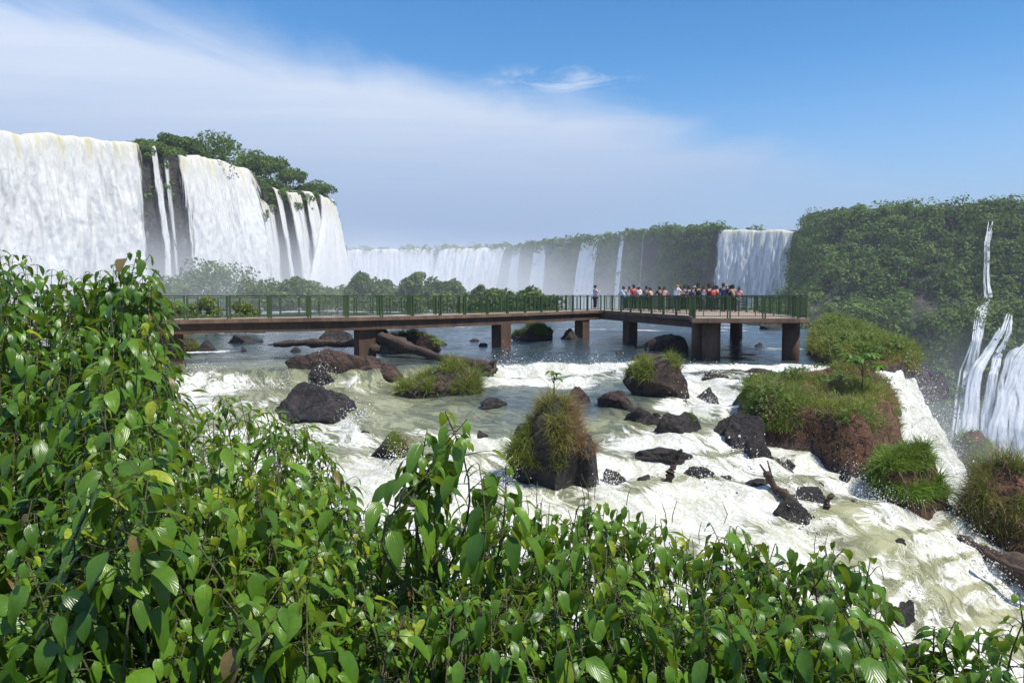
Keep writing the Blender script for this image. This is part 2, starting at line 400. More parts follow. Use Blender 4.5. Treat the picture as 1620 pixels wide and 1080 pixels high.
def ledge_t(x, y):
    px = x / np.maximum(y, 1e-3) * FPX + 810
    return y - np.interp(px, LED_PX, LED_D)            # >0 upstream of the ledge
def upper(x, y): return -3.1 + .25 * sm(y, 42, 60) + 0 * x
STEP = .52
def stairs(x, y):
    """position on the ledges the rapids tumble down: whole part = which pool, fraction = 0..1 up to the next lip"""
    lo = np.clip(tps(x, np.minimum(y, 34.5)), -14, -3.3)
    return lo, lo / STEP + 1.5 * fbm(np.stack([x * .17, y * .17, 0 * x + 6], -1), 3) + .18 * fbm(np.stack([x * .9, y * .9, 0 * x + 2], -1), 2)
def water_z(x, y):
    x = np.asarray(x, float); y = np.asarray(y, float)
    t = ledge_t(x, y) + .35 * fbm(np.stack([x * .9, y * .9, 0 * x], -1), 3)
    lo, st = stairs(x, y); fr = st - np.floor(st); lo = lo + .66 * (1 - .65 * sm(-lo, 5.6, 6.8)) * STEP * (sm(fr, .60, .98) - fr)
    k = sm(t, -.75, .15)
    return lo * (1 - k) + upper(x, y) * k
def water_fields(x, y):
    x = np.asarray(x, float); y = np.asarray(y, float)
    w = np.zeros(np.shape(x)); f = w.copy(); tb = w.copy()
    for c in cpw:
        d2 = (x - c[0]) ** 2 + (y - c[1]) ** 2 + .35; q = d2 ** -1.7
        w += q; f += q * c[3]; tb += q * c[4]
    f /= w; tb /= w
    t = ledge_t(x, y); k = sm(t, -.5, .6)
    n = fbm(np.stack([x * .10, y * .22, 0 * x], -1), 4)
    n2 = fbm(np.stack([x * .16 + 30, y * .5, 0 * x], -1), 4); fu = np.clip(.26 + .85 * n + .8 * n2, 0, .85) + .25 * sm(y, 60, 140); fu = np.where((x < -5) & (y < 36), fu * .3 + .05, fu)
    left = sm(-x, 2, 12) * sm(-t, -9, -5)
    fu = fu + .30 * left * (vnoise(np.stack([x * .12, y * .8, 0 * x], -1)) > .45)
    face = np.exp(-((t + .35) / .45) ** 2) * np.where(x > -3, .32, .0)
    # fine branching foam lines and calmer tongues in the rapids
    m = fbm(np.stack([(x * .62 - y * .78) * .22, (x * .78 + y * .62) * .6, 0 * x], -1), 4)
    st = stairs(x, y)[1]; fr = st - np.floor(st)
    f = f + (.22 * m + .08 * sm(fr, .22, .5) * (1 - sm(fr, .86, .97)) - .17 * (1 - sm(fr, .05, .35)) - .10 * sm(fr, .9, 1.0)) * (1 - k)
    return np.clip(f * (1 - k) + fu * k + face, 0, 1.1), np.clip(tb * (1 - k) + .05 * k + .35 * left * k, 0, 1)
def place(px, py):
    """where the ray of a picture point meets the water"""
    r = ray(px, py); d = np.arange(6, 320, .06); p = d[:, None] * r[None]
    z = water_z(p[:, 0], p[:, 1]); h = np.nonzero(p[:, 2] <= z)[0]
    i = h[0] if len(h) else len(d) - 1
    return p[i]

nr, ncl = 560, 640
dd = np.geomspace(6.5, 330, nr); 
Yg = np.repeat(dd[:, None], ncl, 1)
def lip_x(y): return np.interp(y, EDGE[:, 1], EDGE[:, 0]) + .45 * fbm(np.stack([y * .4, 0 * y, 0 * y + 3], -1), 2)
xr = np.minimum(1.25 * dd, lip_x(dd)); Xg = -1.25 * dd[:, None] + np.linspace(0, 1, ncl)[None] * (xr + 1.25 * dd)[:, None]
Zg = water_z(Xg, Yg); foam, turb = water_fields(Xg, Yg)
rap = np.clip(foam, 0, 1) * sm(-ledge_t(Xg, Yg), -1.0, .8)
al_, cr_ = Xg * .62 - Yg * .78, Xg * .78 + Yg * .62
rid = 1 - 2 * np.abs(fbm(np.stack([al_ * .30, cr_ * .55, 0 * Zg], -1), 4))
Zg = Zg + rap * (.26 * (rid - .6) + .17 * fbm(np.stack([al_ * .7, cr_ * 1.4, 0 * Zg + 4], -1), 4) + .035 * fbm(np.stack([al_ * 2.4, cr_ * 4, 0 * Zg + 9], -1), 3))
Zg = Zg + (1 - rap) * (.035 * fbm(np.stack([Xg * .7, Yg * 1.5, 0 * Xg], -1), 3) + .03 * fbm(np.stack([Xg * .5, Yg * 3.5, 0 * Xg + 3], -1), 3))
F = grid_faces(nr, ncl)
Vr = np.stack([Xg, Yg, Zg], -1).reshape(-1, 3)
used = np.unique(F); remap = np.full(len(Vr), -1); remap[used] = np.arange(len(used))
river = mesh('river', Vr[used], remap[F], M_RIVER, attrs={'foam': foam.ravel()[used], 'turb': turb.ravel()[used]})
tag(river, 'river racing in white rapids over the rocks below the footbridge', 'river', kind='structure')

# wall of the gorge under the river's lip
ey = np.linspace(-6, 420, 700); ex = lip_x(ey)
ez = water_z(ex, np.maximum(ey, 5)) - .12
L = np.linspace(0, 1, 40)
Vw = []
for k in L:
    z = ez * (1 - k) - 64 * k; nn = fbm(np.stack([ex * .12, ey * .12, z * .16], -1), 4)
    Vw.append(np.stack([ex - .35 + nn * 2.4 * min(1, k * 8) + 6 * k, ey + 0 * nn, z], -1))
mesh('gorge_cliff', np.array(Vw), grid_faces(40, 700)[:, ::-1], M_CLIFF, attrs={'wet': np.full(40 * 700, .4)})
bpy.data.objects['gorge_cliff']['kind'] = 'structure'

# ground to the horizon at the bottom of the gorge and the river in it
def m_gorge():
    m, t = mat('gorge_water'); p = objco(t)
    a = t.noise(p, .05, 7, .6, .5)
    s = t.add('ShaderNodeBsdfPrincipled', {'Base Color': t.mix(t.ramp(a, .42, .6), (.10, .12, .10), (.7, .72, .7)), 'Roughness': .5})
    t.l.new(s.outputs[0], t.out.inputs[0]); return m
gz = -62.0
g = mesh('gorge_water', [(-5000, -900, gz), (5000, -900, gz), (5000, 9000, gz), (-5000, 9000, gz)], np.array([[0, 1, 2, 3]]), m_gorge())
g['kind'] = 'structure'

# bank the photographer stands on
def bank_z(x, y):
    return -1.75 - .22 * np.maximum(y - 1.5, 0) - 1.1 * np.maximum(y - 5.0, 0) + .10 * fbm(np.stack([x * 1.3, y * 1.3, 0 * x], -1), 3) - .12 * np.maximum(x - 1.5, 0) + .0 * x - 1.2 * sm(y - 3.2 + .5 * np.minimum(x, 4), 1.2, 3.2) * (x > -2)
bx, by = np.meshgrid(np.linspace(-30, 22, 160), np.linspace(-12, 14, 110))
mesh('riverbank', np.stack([bx, by, np.maximum(bank_z(bx, by), -14)], -1), grid_faces(110, 160), M_SOIL, attrs={'wet': np.zeros(bx.size)})['kind'] = 'structure'

# ------------------------------------------------------------------ foliage clouds
def leaf_quads(pos, nrm, size, asp=.62):
    """one small folded leaf spray (a kite of two triangles) at every point"""
    n = len(pos); a = rng.normal(size=(n, 3)); a -= (a * nrm).sum(1, keepdims=True) * nrm; a /= np.linalg.norm(a, axis=1, keepdims=True) + 1e-9
    b = np.cross(nrm, a); s = np.asarray(size).reshape(-1, 1)
    V = np.stack([pos - a * s, pos - b * s * asp + nrm * s * .18, pos + a * s, pos + b * s * asp + nrm * s * .18], 1).reshape(-1, 3)
    return V, np.arange(4 * n).reshape(n, 4)

def cloud(centers, radii, per, size, flat=.75, up=.25, spread=.55, clump=None):
    """leaf sprays over a set of lobes; centers (n,3), radii (n,)"""
    n = len(centers); N = n * per
    d = rng.normal(size=(N, 3)); d[:, 2] = d[:, 2] + up * 1.2; d /= np.linalg.norm(d, axis=1, keepdims=True)
    r = np.repeat(radii, per)[:, None]
    rad = 1 - np.abs(rng.normal(size=(N, 1))) * .16
    off = d * r * rad * np.array([1, 1, flat])
    pos = np.repeat(centers, per, 0) + off
    pos += np.stack([fbm(pos * .9 / np.mean(radii) + k * 31, 2) for k in range(3)], -1) * r * .35
    nr_ = d + rng.normal(size=(N, 3)) * spread; nr_ /= np.linalg.norm(nr_, axis=1, keepdims=True)
    sz = size * rng.uniform(.6, 1.35, N)
    V, F = leaf_quads(pos, nr_, sz)
    base = rng.random(n) if clump is None else clump
    t = np.clip(np.repeat(base, per) * .62 + rng.random(N) * .3, 0, .9)
    return V, F, np.repeat(t, 4)

def sphere_dirs(sub):
    import bmesh
    bm = bmesh.new(); bmesh.ops.create_icosphere(bm, subdivisions=sub, radius=1)
    V = np.array([v.co[:] for v in bm.verts]); F = np.array([[v.index for v in f.verts] for f in bm.faces]); bm.free(); return V, F
SD = {k: sphere_dirs(k) for k in (2, 3, 4, 5, 6)}

# ------------------------------------------------------------------ far cliffs
def wall(name, pts, base, mat_, out=10, steps=None, rough=5.0, nu=500, nv=46, power=1.0, z_prof=None):
    """rock wall under a rim line; pts rows (px, py, d). returns functions of the rim"""
    w = np.array([P(*p) for p in pts]); s = np.concatenate([[0], np.cumsum(np.linalg.norm(np.diff(w[:, :2], axis=0), axis=1))])
    u = np.linspace(0, s[-1], nu); rim = np.stack([np.interp(u, s, w[:, k]) for k in range(3)], -1)
    ker = np.ones(9) / 9
    for k in range(3):
        pad = np.pad(rim[:, k], 4, mode='edge'); rim[:, k] = np.convolve(pad, ker, 'valid')
    tg = np.gradient(rim[:, :2], axis=0); tg /= np.linalg.norm(tg, axis=1, keepdims=True)
    nrm = np.stack([tg[:, 1], -tg[:, 0]], -1)                # faces the viewer for walls listed from left to right
    return s, u, rim, nrm

def build_wall(name, pts, base, profile, rough=5.0, nu=500, nv=50, back=260, mat_=None, wet=.3, foot=None):
    s, u, rim, nrm = wall(name, pts, base, None, nu=nu)
    t = np.linspace(0, 1, nv); rows = []
    for back_k in (1.0, .6, .3, .12, .04):                     # plateau behind the rim
        p = rim.copy(); p[:, :2] -= nrm * back * back_k
        p[:, 2] += 3.0 * fbm(np.stack([p[:, 0] * .02, p[:, 1] * .02, 0 * u], -1), 3) - .5; rows.append(p)
    for k in t:
        p = rim.copy(); zz = rim[:, 2] * (1 - k) + base * k; o = np.array([profile(ui, z) for ui, z in zip(u, zz)])
        n = fbm(np.stack([u * .06, zz * .05, 0 * u], -1), 5) + .5 * fbm(np.stack([u * .25, zz * .08, 0 * u + 7], -1), 3)
        p[:, :2] += nrm * (o + n * rough * min(1, k * 12 + .15))[:, None]; p[:, 2] = zz; rows.append(p)
    V = np.array(rows); o = mesh(name, V, grid_faces(len(rows), nu)[:, ::-1], mat_, attrs={'wet': np.full(V.shape[0] * V.shape[1], wet)})
    o['kind'] = 'structure'
    return dict(u=u, rim=rim, nrm=nrm, prof=profile, base=base, V=V, s=s, rough=rough)

LEFT = [(-420, 160, 128), (-250, 185, 142), (-60, 207, 160), (0, 210, 166), (100, 217, 178), (225, 227, 195), (262, 240, 202), (290, 247, 206), (335, 252, 216), (385, 268, 226),
        (432, 300, 240), (470, 305, 250), (505, 308, 262), (522, 316, 272), (524, 330, 300), (512, 350, 350), (500, 372, 430)]
lw = build_wall('left_cliff', LEFT, -5.0, lambda u, z: 3.5 * sm(-z, -33, 0), 3.0, 520, 46, 200, M_CLIFF)
FARW = [(380, 400, 700), (545, 396, 660), (690, 394, 650), (800, 392, 610), (880, 386, 565), (960, 377, 520), (1050, 366, 470), (1128, 364, 422), (1200, 364, 405), (1268, 364, 388), (1290, 350, 366)]
fw = build_wall('far_cliff', FARW, -64, lambda u, z: 4 * sm(-z, -30, 60), 4.0, 520, 44, 320, M_CLIFF)
RIGHT = [(1276, 352, 384), (1300, 344, 352), (1345, 334, 332), (1400, 328, 318), (1500, 327, 302), (1620, 329, 288), (1760, 332, 276), (2100, 338, 250), (2600, 340, 222)]
def rprof(u, z):
    terr = sm(u, 12, 60)
    return 20 * np.clip((36 - z) / 36, 0, 1) ** .9 * sm(u, 18, 60) + 5 * sm(-z, -34, 0) + terr * (24 * sm(-z, .5, 10) + 22 * sm(-z, 10, 62)) + 10 * sm(-z, -20, 60)
rw = build_wall('right_cliff', RIGHT, -64, rprof, 8.0, 420, 80, 260, M_CLIFF)

# forest mass on the right cliff, its terraces and the plateaus
def clothe(name, w, lobes, rmin, rmax, per, size, zlo, zhi, u0, u1, label, dens_noise=.1, top=0, thresh=-1., m=None, bare=None):
    V = w['V']; nrow, ncol = V.shape[:2]
    i = rng.integers(5 - top, nrow, lobes * 3); j = rng.integers(int(u0 * ncol), int(u1 * ncol), lobes * 3)
    p = V[i, j]; ok = (p[:, 2] > zlo) & (p[:, 2] < zhi) & (fbm(p * dens_noise, 3) > thresh)
    if bare: ok &= ~bare(p)
    p = p[ok][:lobes]; j = j[ok][:lobes]
    r = rng.uniform(rmin, rmax, len(p)) * (1 + .3 * rng.normal(size=len(p)).clip(-1, 1.5))
    nn = w['nrm'][j]; p = p + np.concatenate([nn * (r * .3)[:, None], (r * .15)[:, None]], 1)
    A = cloud(p, r, per, size, .85, .5, .24)
    o = mesh(name, A[0], A[1], m or M_FAR, attrs={'tint': A[2]}, smooth=False)
    tag(o, label, 'vegetation', kind='stuff'); return o
clothe('cliff_vegetation', rw, 2900, 1.8, 5.2, 95, .55, -60, 50, 0, .60, 'dense bushy forest clothing the dark cliff on the far side of the gorge', .05, 3, -.42,
       bare=lambda p: (p[:, 2] > -4.5) & (p[:, 2] < -1.0) & (p[:, 0] / p[:, 1] * FPX + 810 > 1450) & (vnoise(p * .12) > .38))
clothe('lower_cliff_vegetation', rw, 1500, 1.6, 4.0, 90, .55, -62, -3, .05, .55, 'dark green thicket covering the lower step of the far cliff, around the stepping falls', .05, 0, -.5)
clothe('plateau_forest', fw, 1100, 2.2, 4.6, 60, .9, 36, 60, .05, 1.0, 'hazy line of forest along the top of the distant cliffs', .02, 4, -.9)
clothe('cliff_undergrowth', fw, 1000, 2.0, 4.5, 60, .9, -40, 42, .45, .80, 'hazy scrub hanging on the dark distant cliff between the thin falls', .03, 0, -.15)
clothe('cliff_undergrowth', fw, 420, 2.0, 4.2, 70, .8, -40, 42, .60, .97, 'dark scrub beside the shaded blue white curtain', .03, 1, -.5, bare=lambda p: (p[:, 0] / p[:, 1] * FPX + 810 > 1122) | (p[:, 0] / p[:, 1] * FPX + 810 < 1040))
def brow(name, w, px0, px1, n, off0, off1, rise, rmin, rmax, per, size, label, zdown=0.0, m=None):
    """scrub along a rim: off is the distance back from the edge, rise how the ground swells inland"""
    rim, nrm = w['rim'], w['nrm']; px = rim[:, 0] / rim[:, 1] * FPX + 810; idx = np.nonzero((px > px0) & (px < px1) & (np.arange(len(px)) < .93 * len(px)))[0]
    j = rng.choice(idx, n); o = rng.uniform(off0, off1, n); p = rim[j].copy(); p[:, :2] -= nrm[j] * o[:, None]
    p[:, 2] += rise * sm(o, 0, 22) * (1 + .5 * fbm(p * .06, 2)) - zdown * rng.random(n) ** 1.5 + .3
    A = cloud(p, rng.uniform(rmin, rmax, n), per, size, .8, .35, .45)
    o_ = mesh(name, A[0], A[1], m or M_FAR, attrs={'tint': A[2]}, smooth=False); return tag(o_, label, 'vegetation', kind='stuff')
brow('hilltop_scrub', lw, 300, 530, 360, 3, 30, 4.5, 1.5, 3.4, 110, .45, 'green scrub covering the brow beside the tall left falls')
brow('hilltop_scrub', lw, 258, 302, 70, .5, 6, 3.5, 1.2, 2.2, 110, .42, 'green scrub on the brow between the two wide left curtains')
brow('hanging_scrub', lw, 398, 506, 110, -2.5, 3, 0, .8, 1.7, 100, .36, 'scrub hanging over the rock between the thin left falls', 13)
brow('hanging_scrub', lw, 232, 276, 46, -2, 3, 0, .7, 1.4, 100, .34, 'scrub hanging over the rock beside the broken strands', 16)
brow('hanging_scrub', lw, 500, 530, 50, -3, 6, 1, 1.0, 2.0, 100, .36, 'scrub at the outer tip of the left cliff', 8)
clothe('cliff_moss', lw, 420, .8, 2.2, 70, .34, 4, 38, .56, .95, 'green growth clinging to the dark rock between the left falls', .12, 0, -.05)

# ------------------------------------------------------------------ trees on the left brow, each its own
def tree(name, base, h, spread, label, cat='tree', group=None, flat=.55, per=110, size=.34, lobes=14, m=None, trunk_h=.55, low=.62):
    base = np.asarray(base, float)
    e = empty(name, base, label, cat, group)
    mb = MB(); top = base + np.array([rng.normal() * .06 * h, rng.normal() * .06 * h, h * trunk_h])
    mb.tube([base - [0, 0, h * .12], base * .5 + top * .5 + [rng.normal() * .03 * h, 0, 0], top], [h * .035, h * .027, h * .018], 7)
    cs = []
    for k in range(lobes):
        a = k * 2.4 + rng.random(); q = math.sqrt((k + .5) / lobes)
        c = base + np.array([math.cos(a) * q * spread, math.sin(a) * q * spread, h * (low + (.92 - low) * (1 - q ** 4) * rng.uniform(.45, 1.1)) - .06 * h * rng.random()])
        cs.append(c)
        if k % 2 == 0: mb.tube([top - [0, 0, h * .15 * rng.random()], (top + c) / 2 + [0, 0, -.04 * h], c], [h * .014, h * .01, h * .005], 5)
    mb.build('trunk', M_BARK, e, True)
    cs = np.array(cs); r = spread * rng.uniform(.34, .58, lobes)
    A = cloud(cs, r, per, size, flat, .2, .7)
    mesh('crown', A[0], A[1], m or M_FAR, e, attrs={'tint': A[2]}, smooth=False)
    return e
GT = 'trees on the brow above the left falls'
for (px, py, d, hpx, wpx, lab, fl_, tr_) in [
        (280, 247, 212, 34, 22, 'flat topped open crowned tree, first on the brow above the left falls', .4, .7),
        (338, 260, 222, 40, 36, 'broad dark green tree in the middle of the brow above the left falls', .7, .5),
        (306, 252, 216, 22, 18, 'low round tree squeezed between the flat topped tree and the broad dark one', .8, .4),
        (405, 278, 240, 36, 24, 'rounded tree half way down the brow beside the left falls', .75, .5),
        (430, 284, 246, 38, 22, 'taller rounded tree leaning over the brow, right of its twin', .75, .5),
        (462, 296, 258, 30, 18, 'wind bent dark tree low on the brow above the thin falls', .45, .65),
        (498, 308, 268, 16, 22, 'squat brown green tree at the tip of the brow by the last fall', .6, .4)]:
    b = P(px, py, d); k = d / FPX
    tree('hill_tree', b, hpx * k * .85, wpx * k * 1.15, lab, 'tree', GT, fl_ + .15, 130, .40, 20, None, tr_ * .8, .40)

# bushes on the river islets far behind the footbridge
GB = 'bushes on the river islets behind the footbridge'
for (px, py, d, hpx, wpx, lab) in [
        (335, 478, 150, 54, 62, 'largest misty bush mound beneath the left falls'),
        (262, 480, 140, 34, 40, 'pale misty bush mound at the foot of the broad left fall'),
        (420, 480, 142, 32, 40, 'grey green bush right of the largest misty mound'),
        (480, 480, 138, 36, 40, 'low green bush below the thin left falls'),
        (530, 480, 140, 26, 30, 'small green bush below the last thin fall on the left'),
        (572, 482, 135, 52, 26, 'tall rounded bush left of the leafy hump on the islet'),
        (610, 482, 132, 38, 28, 'low bush between the two tallest rounded bushes on the islet'),
        (656, 482, 130, 56, 22, 'tallest ball crowned bush on the islet behind the footbridge'),
        (690, 482, 128, 42, 26, 'dense bush right of the ball crowned one'),
        (718, 482, 128, 42, 18, 'pointed bush at the right end of the high islet thicket'),
        (760, 484, 122, 34, 14, 'small dark bush standing apart in the mist'),
        (790, 484, 118, 26, 26, 'low green bush beside the small dark one'),
        (838, 484, 112, 24, 30, 'light green bush lowest and rightmost of the islet row')]:
    b = P(px, py, d); b[2] = -2.9; k = d / FPX
    tree('islet_bush', b, (hpx) * k + .7, wpx * k * .95, lab, 'bush', GB, .85, 170, .32, 26, M_MID, .3, .22)
n_ = 260; px_ = rng.uniform(190, 880, n_); d_ = 150 - 40 * (px_ - 190) / 690 + rng.uniform(-4, 10, n_)
c_ = np.stack([(px_ - 810) / FPX * d_, d_, -2.6 + rng.uniform(0, 1.6, n_)], -1); r_u = rng.uniform(.9, 2.0, n_)
A = cloud(c_, r_u, 80, .28, .8, .4, .45)
tag(mesh('undergrowth', A[0], A[1], M_MID, attrs={'tint': A[2]}, smooth=False), 'low misty undergrowth joining the bushes of the river islets', 'undergrowth', kind='stuff')
for (px, py, d, hpx, wpx, lab) in [
        (270, 500, 62, 24, 22, 'olive grass mound behind the left end of the railing'),
        (322, 500, 60, 30, 26, 'taller olive mound seen through the second bay of the railing'),
        (388, 500, 60, 24, 20, 'round tawny mound seen through the fourth bay of the railing')]:
    b = P(px, py, d); b[2] = -2.9; k = d / FPX
    tree('islet_shrub', b, hpx * k + 1.0, wpx * k, lab, 'shrub', 'shrubs in the river behind the railing', .8, 170, .12, 14, M_GRASS, .3, .2)

# ------------------------------------------------------------------ waterfalls
def fall(name, w, u0, u1, zbot, mat_, label, out0=1.2, out1=9, nu=60, nv=90, amp=1.0, flare=0.0, out2=None, top_off=0.0, edge_soft=3.0, curve=1.6):
    """curtain of water from the rim between rim fractions u0..u1"""
    rim, nrm = w['rim'], w['nrm']; n = len(rim); uu = np.linspace(u0, u1, nu) * (n - 1)
    rp = np.stack([np.interp(uu, np.arange(n), rim[:, k]) for k in range(3)], -1); nn = np.stack([np.interp(uu, np.arange(n), nrm[:, k]) for k in range(2)], -1)
    tg = np.stack([-nn[:, 1], nn[:, 0]], -1)
    length = np.linalg.norm(rp[-1, :2] - rp[0, :2]); s = np.linspace(-.5, .5, nu) * length
    rows = []; uvs = []; ed = []
    back = [(-14, .5), (-4, .35)]
    lipn = fbm(np.stack([s * .22 + u0 * 99, s * 0, s * 0], -1), 4)
    for b, dz in back:
        p = rp.copy(); p[:, :2] += nn * b; p[:, 2] += dz + top_off + 1.1 * lipn; rows.append(p); uvs.append(np.stack([s, np.full(nu, b)], -1)); ed.append(np.ones(nu))
    for k in np.linspace(0, 1, nv):
        p = rp.copy(); H = rp[:, 2] - zbot
        z = rp[:, 2] + top_off + 1.1 * lipn - H * k
        oe = np.linspace(out1, out1 if out2 is None else out2, nu); o = out0 + (oe - out0) * (k ** (1 / curve))
        q = np.stack([s * .42, z * .07, 0 * s + u0 * 50], -1)
        n1 = fbm(q, 4) + .40 * fbm(np.stack([s * 1.3, z * .22, 0 * s + 3], -1), 4) + .22 * fbm(np.stack([s * 1.1, z * .8, 0 * s + 8], -1), 3) * k
        p[:, :2] += nn * (o + amp * n1 * min(1, .25 + 2 * k))[:, None] - tg * (s * flare * k)[:, None]
        p[:, 2] = z; rows.append(p); uvs.append(np.stack([s, H * k], -1))
        x = length * .5 - np.abs(s); es = min(edge_soft, length * .45); ed.append(sm(x, 0, es * (1 + .5 * k)))
    V = np.array(rows)
    o = mesh(name, V, grid_faces(len(rows), nu)[:, ::-1], mat_, uv=np.array(uvs).reshape(-1, 2), attrs={'edge': np.array(ed).ravel()})
    return tag(o, label, 'waterfall', 'waterfalls')

def frac(w, pts, px):
    """rim fraction of a picture column"""
    rim = w['rim']; q = rim[:, 0] / rim[:, 1] * FPX + 810; lim = .93 if w is lw else 1.0
    i = int(np.argmin(np.abs(q[:int(len(q) * lim)] - px))); return i / (len(rim) - 1)
LF = lambda px: frac(lw, LEFT, px)
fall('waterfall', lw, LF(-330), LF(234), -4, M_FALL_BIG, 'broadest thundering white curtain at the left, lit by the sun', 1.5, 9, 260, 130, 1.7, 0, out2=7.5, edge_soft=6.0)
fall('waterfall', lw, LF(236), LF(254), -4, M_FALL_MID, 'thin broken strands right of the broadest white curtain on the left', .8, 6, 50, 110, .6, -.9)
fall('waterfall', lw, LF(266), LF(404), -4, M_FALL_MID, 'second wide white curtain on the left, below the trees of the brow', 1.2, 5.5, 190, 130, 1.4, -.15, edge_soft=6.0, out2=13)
fall('waterfall', lw, LF(255), LF(272), -4, M_FALL_VEIL, 'fine veil of threads over the mossy rock left of the second wide curtain', .8, 5, 40, 100, .4, -.6)
fall('waterfall', lw, LF(404), LF(436), -9, M_FALL_VEIL, 'see through veil over the brown rock right of the second wide curtain', .8, 6, 40, 100, .4, 0, top_off=-6)
fall('waterfall', lw, LF(428), LF(447), -4, M_FALL_MID, 'thin white thread just right of the second wide curtain', .8, 8, 26, 100, .5, -.25)
fall('waterfall', lw, LF(446), LF(480), -4, M_FALL_VEIL, 'loose fan of strands between the white threads on the left', .8, 8, 50, 100, .6, -.1)
fall('waterfall', lw, LF(474), LF(498), -4, M_FALL_MID, 'narrow widening plume left of the last fall of the brow', .8, 8, 30, 100, .5, -1.0)
fall('waterfall', lw, LF(500), LF(521), -4, M_FALL_MID, 'last tall plume at the outer end of the left brow', .8, 8, 36, 100, .7, -.8)
FF = lambda px: frac(fw, FARW, px)
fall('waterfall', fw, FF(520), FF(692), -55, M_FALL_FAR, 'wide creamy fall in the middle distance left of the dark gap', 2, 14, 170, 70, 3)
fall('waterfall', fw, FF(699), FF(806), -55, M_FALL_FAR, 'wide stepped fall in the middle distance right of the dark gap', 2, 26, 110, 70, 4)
fall('waterfall', fw, FF(815), FF(829), -55, M_FALL_FAR, 'slim hazy fall next to the wide stepped fall', 2, 12, 20, 60, 1.2, -1.2)
fall('waterfall', fw, FF(848), FF(870), -55, M_FALL_FAR, 'slim twin stranded hazy fall behind the islet bushes', 2, 12, 24, 60, 1.2, -.4)
fall('waterfall', fw, FF(922), FF(952), -55, M_FALL_FAR, 'wide hazy ribbon behind the lone man on the footbridge', 2, 14, 30, 60, 1.5, -.4)
fall('waterfall', fw, FF(984), FF(995), -55, M_FALL_FAR, 'bright slender fall right of the lone man', 2, 12, 18, 60, 1.0, -1.2)
fall('waterfall', fw, FF(1019), FF(1023), -55, M_FALL_THIN, 'faintest thread of water on the hazy distant cliff', 2, 8, 12, 60, .7)
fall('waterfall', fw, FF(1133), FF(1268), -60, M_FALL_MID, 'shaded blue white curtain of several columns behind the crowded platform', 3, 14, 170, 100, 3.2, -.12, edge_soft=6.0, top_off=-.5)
RF = lambda px: frac(rw, RIGHT, px)
fall('waterfall', rw, RF(1294), RF(1299), -30, M_FALL_THIN, 'faint vertical thread right of the shaded blue white curtain', 3, 9, 14, 60, .5)

def ribbon(name, pts, widths, mat_, label, nv=110, nu=10, amp=.3, strands=7):
    """a broken fall following a path down the rock: several strands that part and join"""
    pts = np.array(pts, float); s = np.linspace(0, 1, nv); k0 = np.linspace(0, 1, len(pts))
    c0 = np.stack([np.interp(s, k0, pts[:, k]) for k in range(3)], -1); w0 = np.interp(s, k0, widths)
    VV, FF_, UU, EE = [], [], [], []; r_ = np.random.default_rng(int(abs(pts[0, 0]) * 10))
    for j in range(strands):
        off = (j + .5) / strands * 2 - 1 + r_.normal() * .12; ph = r_.random() * 50
        view = c0 / np.linalg.norm(c0, axis=1, keepdims=True); tg = np.gradient(c0, axis=0); tg /= np.linalg.norm(tg, axis=1, keepdims=True)
        side = np.cross(tg, view); side /= np.linalg.norm(side, axis=1, keepdims=True); out = np.cross(side, tg); out *= -np.sign((out * view).sum(1))[:, None]
        wob = fbm(np.stack([s * 5, 0 * s + ph, 0 * s], -1), 3); lo = r_.choice([0, 0, .06, .15]); hi = r_.choice([1, 1, .9])
        c = c0 + side * ((off * .5 + wob * .16) * w0)[:, None] + out * (.5 + .5 * r_.random() + .5 * wob)[:, None]
        w = w0 * r_.uniform(.25, .55) * (1 + .6 * fbm(np.stack([s * 7, 0 * s + ph + 9, 0 * s], -1), 3)); fade = sm(s, lo - .02, lo + .04) * (1 - sm(s, hi - .1, hi + .001) * (hi < 1))
        q = np.linspace(-1, 1, nu); ln = np.concatenate([[0], np.cumsum(np.linalg.norm(np.diff(c, axis=0), axis=1))])
        n = fbm(np.stack([q[None] * 1.2 + 0 * ln[:, None], ln[:, None] * .3 + 0 * q[None], np.full((nv, nu), ph)], -1), 3)
        V = c[:, None] + side[:, None] * (q[None, :, None] * w[:, None, None] * .5) + out[:, None] * ((1 - q[None] ** 2) * w[:, None] * .10 + n * amp)[..., None]
        FF_.append(grid_faces(nv, nu) + len(VV) * nv * nu); VV.append(V.reshape(-1, 3)); UU.append(np.stack([q[None] * w[:, None] * .5 + ph, ln[:, None] + 12 + 0 * q[None]], -1).reshape(-1, 2))
        EE.append(((1 - sm(np.abs(q), .2, 1.0))[None] * fade[:, None] + 0 * n).ravel())
    o = mesh(name, np.concatenate(VV), np.concatenate(FF_), mat_, uv=np.concatenate(UU), attrs={'edge': np.concatenate(EE)})
    return tag(o, label, 'waterfall', 'waterfalls')
WV = rw['V'][5:].reshape(-1, 3); WPX = WV[:, 0] / WV[:, 1] * FPX + 810
_f = WV @ np.array([0, math.cos(TH), -math.sin(TH)]); WPY = 540 - FPX * (WV @ np.array([0, math.sin(TH), math.cos(TH)])) / _f; WPX = 810 + FPX * WV[:, 0] / _f
def wall_d(x, y):
    q = (WPX - x) ** 2 + (WPY - y) ** 2; i = np.argsort(q)[:6]; return float(WV[i, 1].min()) - 6.0
def pr(a, d):
    if d != 640: d = [wall_d(min(x, 1640), y) for x, y in a]
    return [P(x, y, d[i] if isinstance(d, (list, tuple)) else d) for i, (x, y) in enumerate(a)]
k = 280 / FPX
ribbon('waterfall', pr([(1568, 350), (1562, 385), (1561, 430), (1563, 474)], [285, 281, 278, 275]), [9 * k, 9 * k, 9 * k, 14 * k], M_FALL_THIN, 'slender fall dropping down the green cliff face at the right', amp=.2)
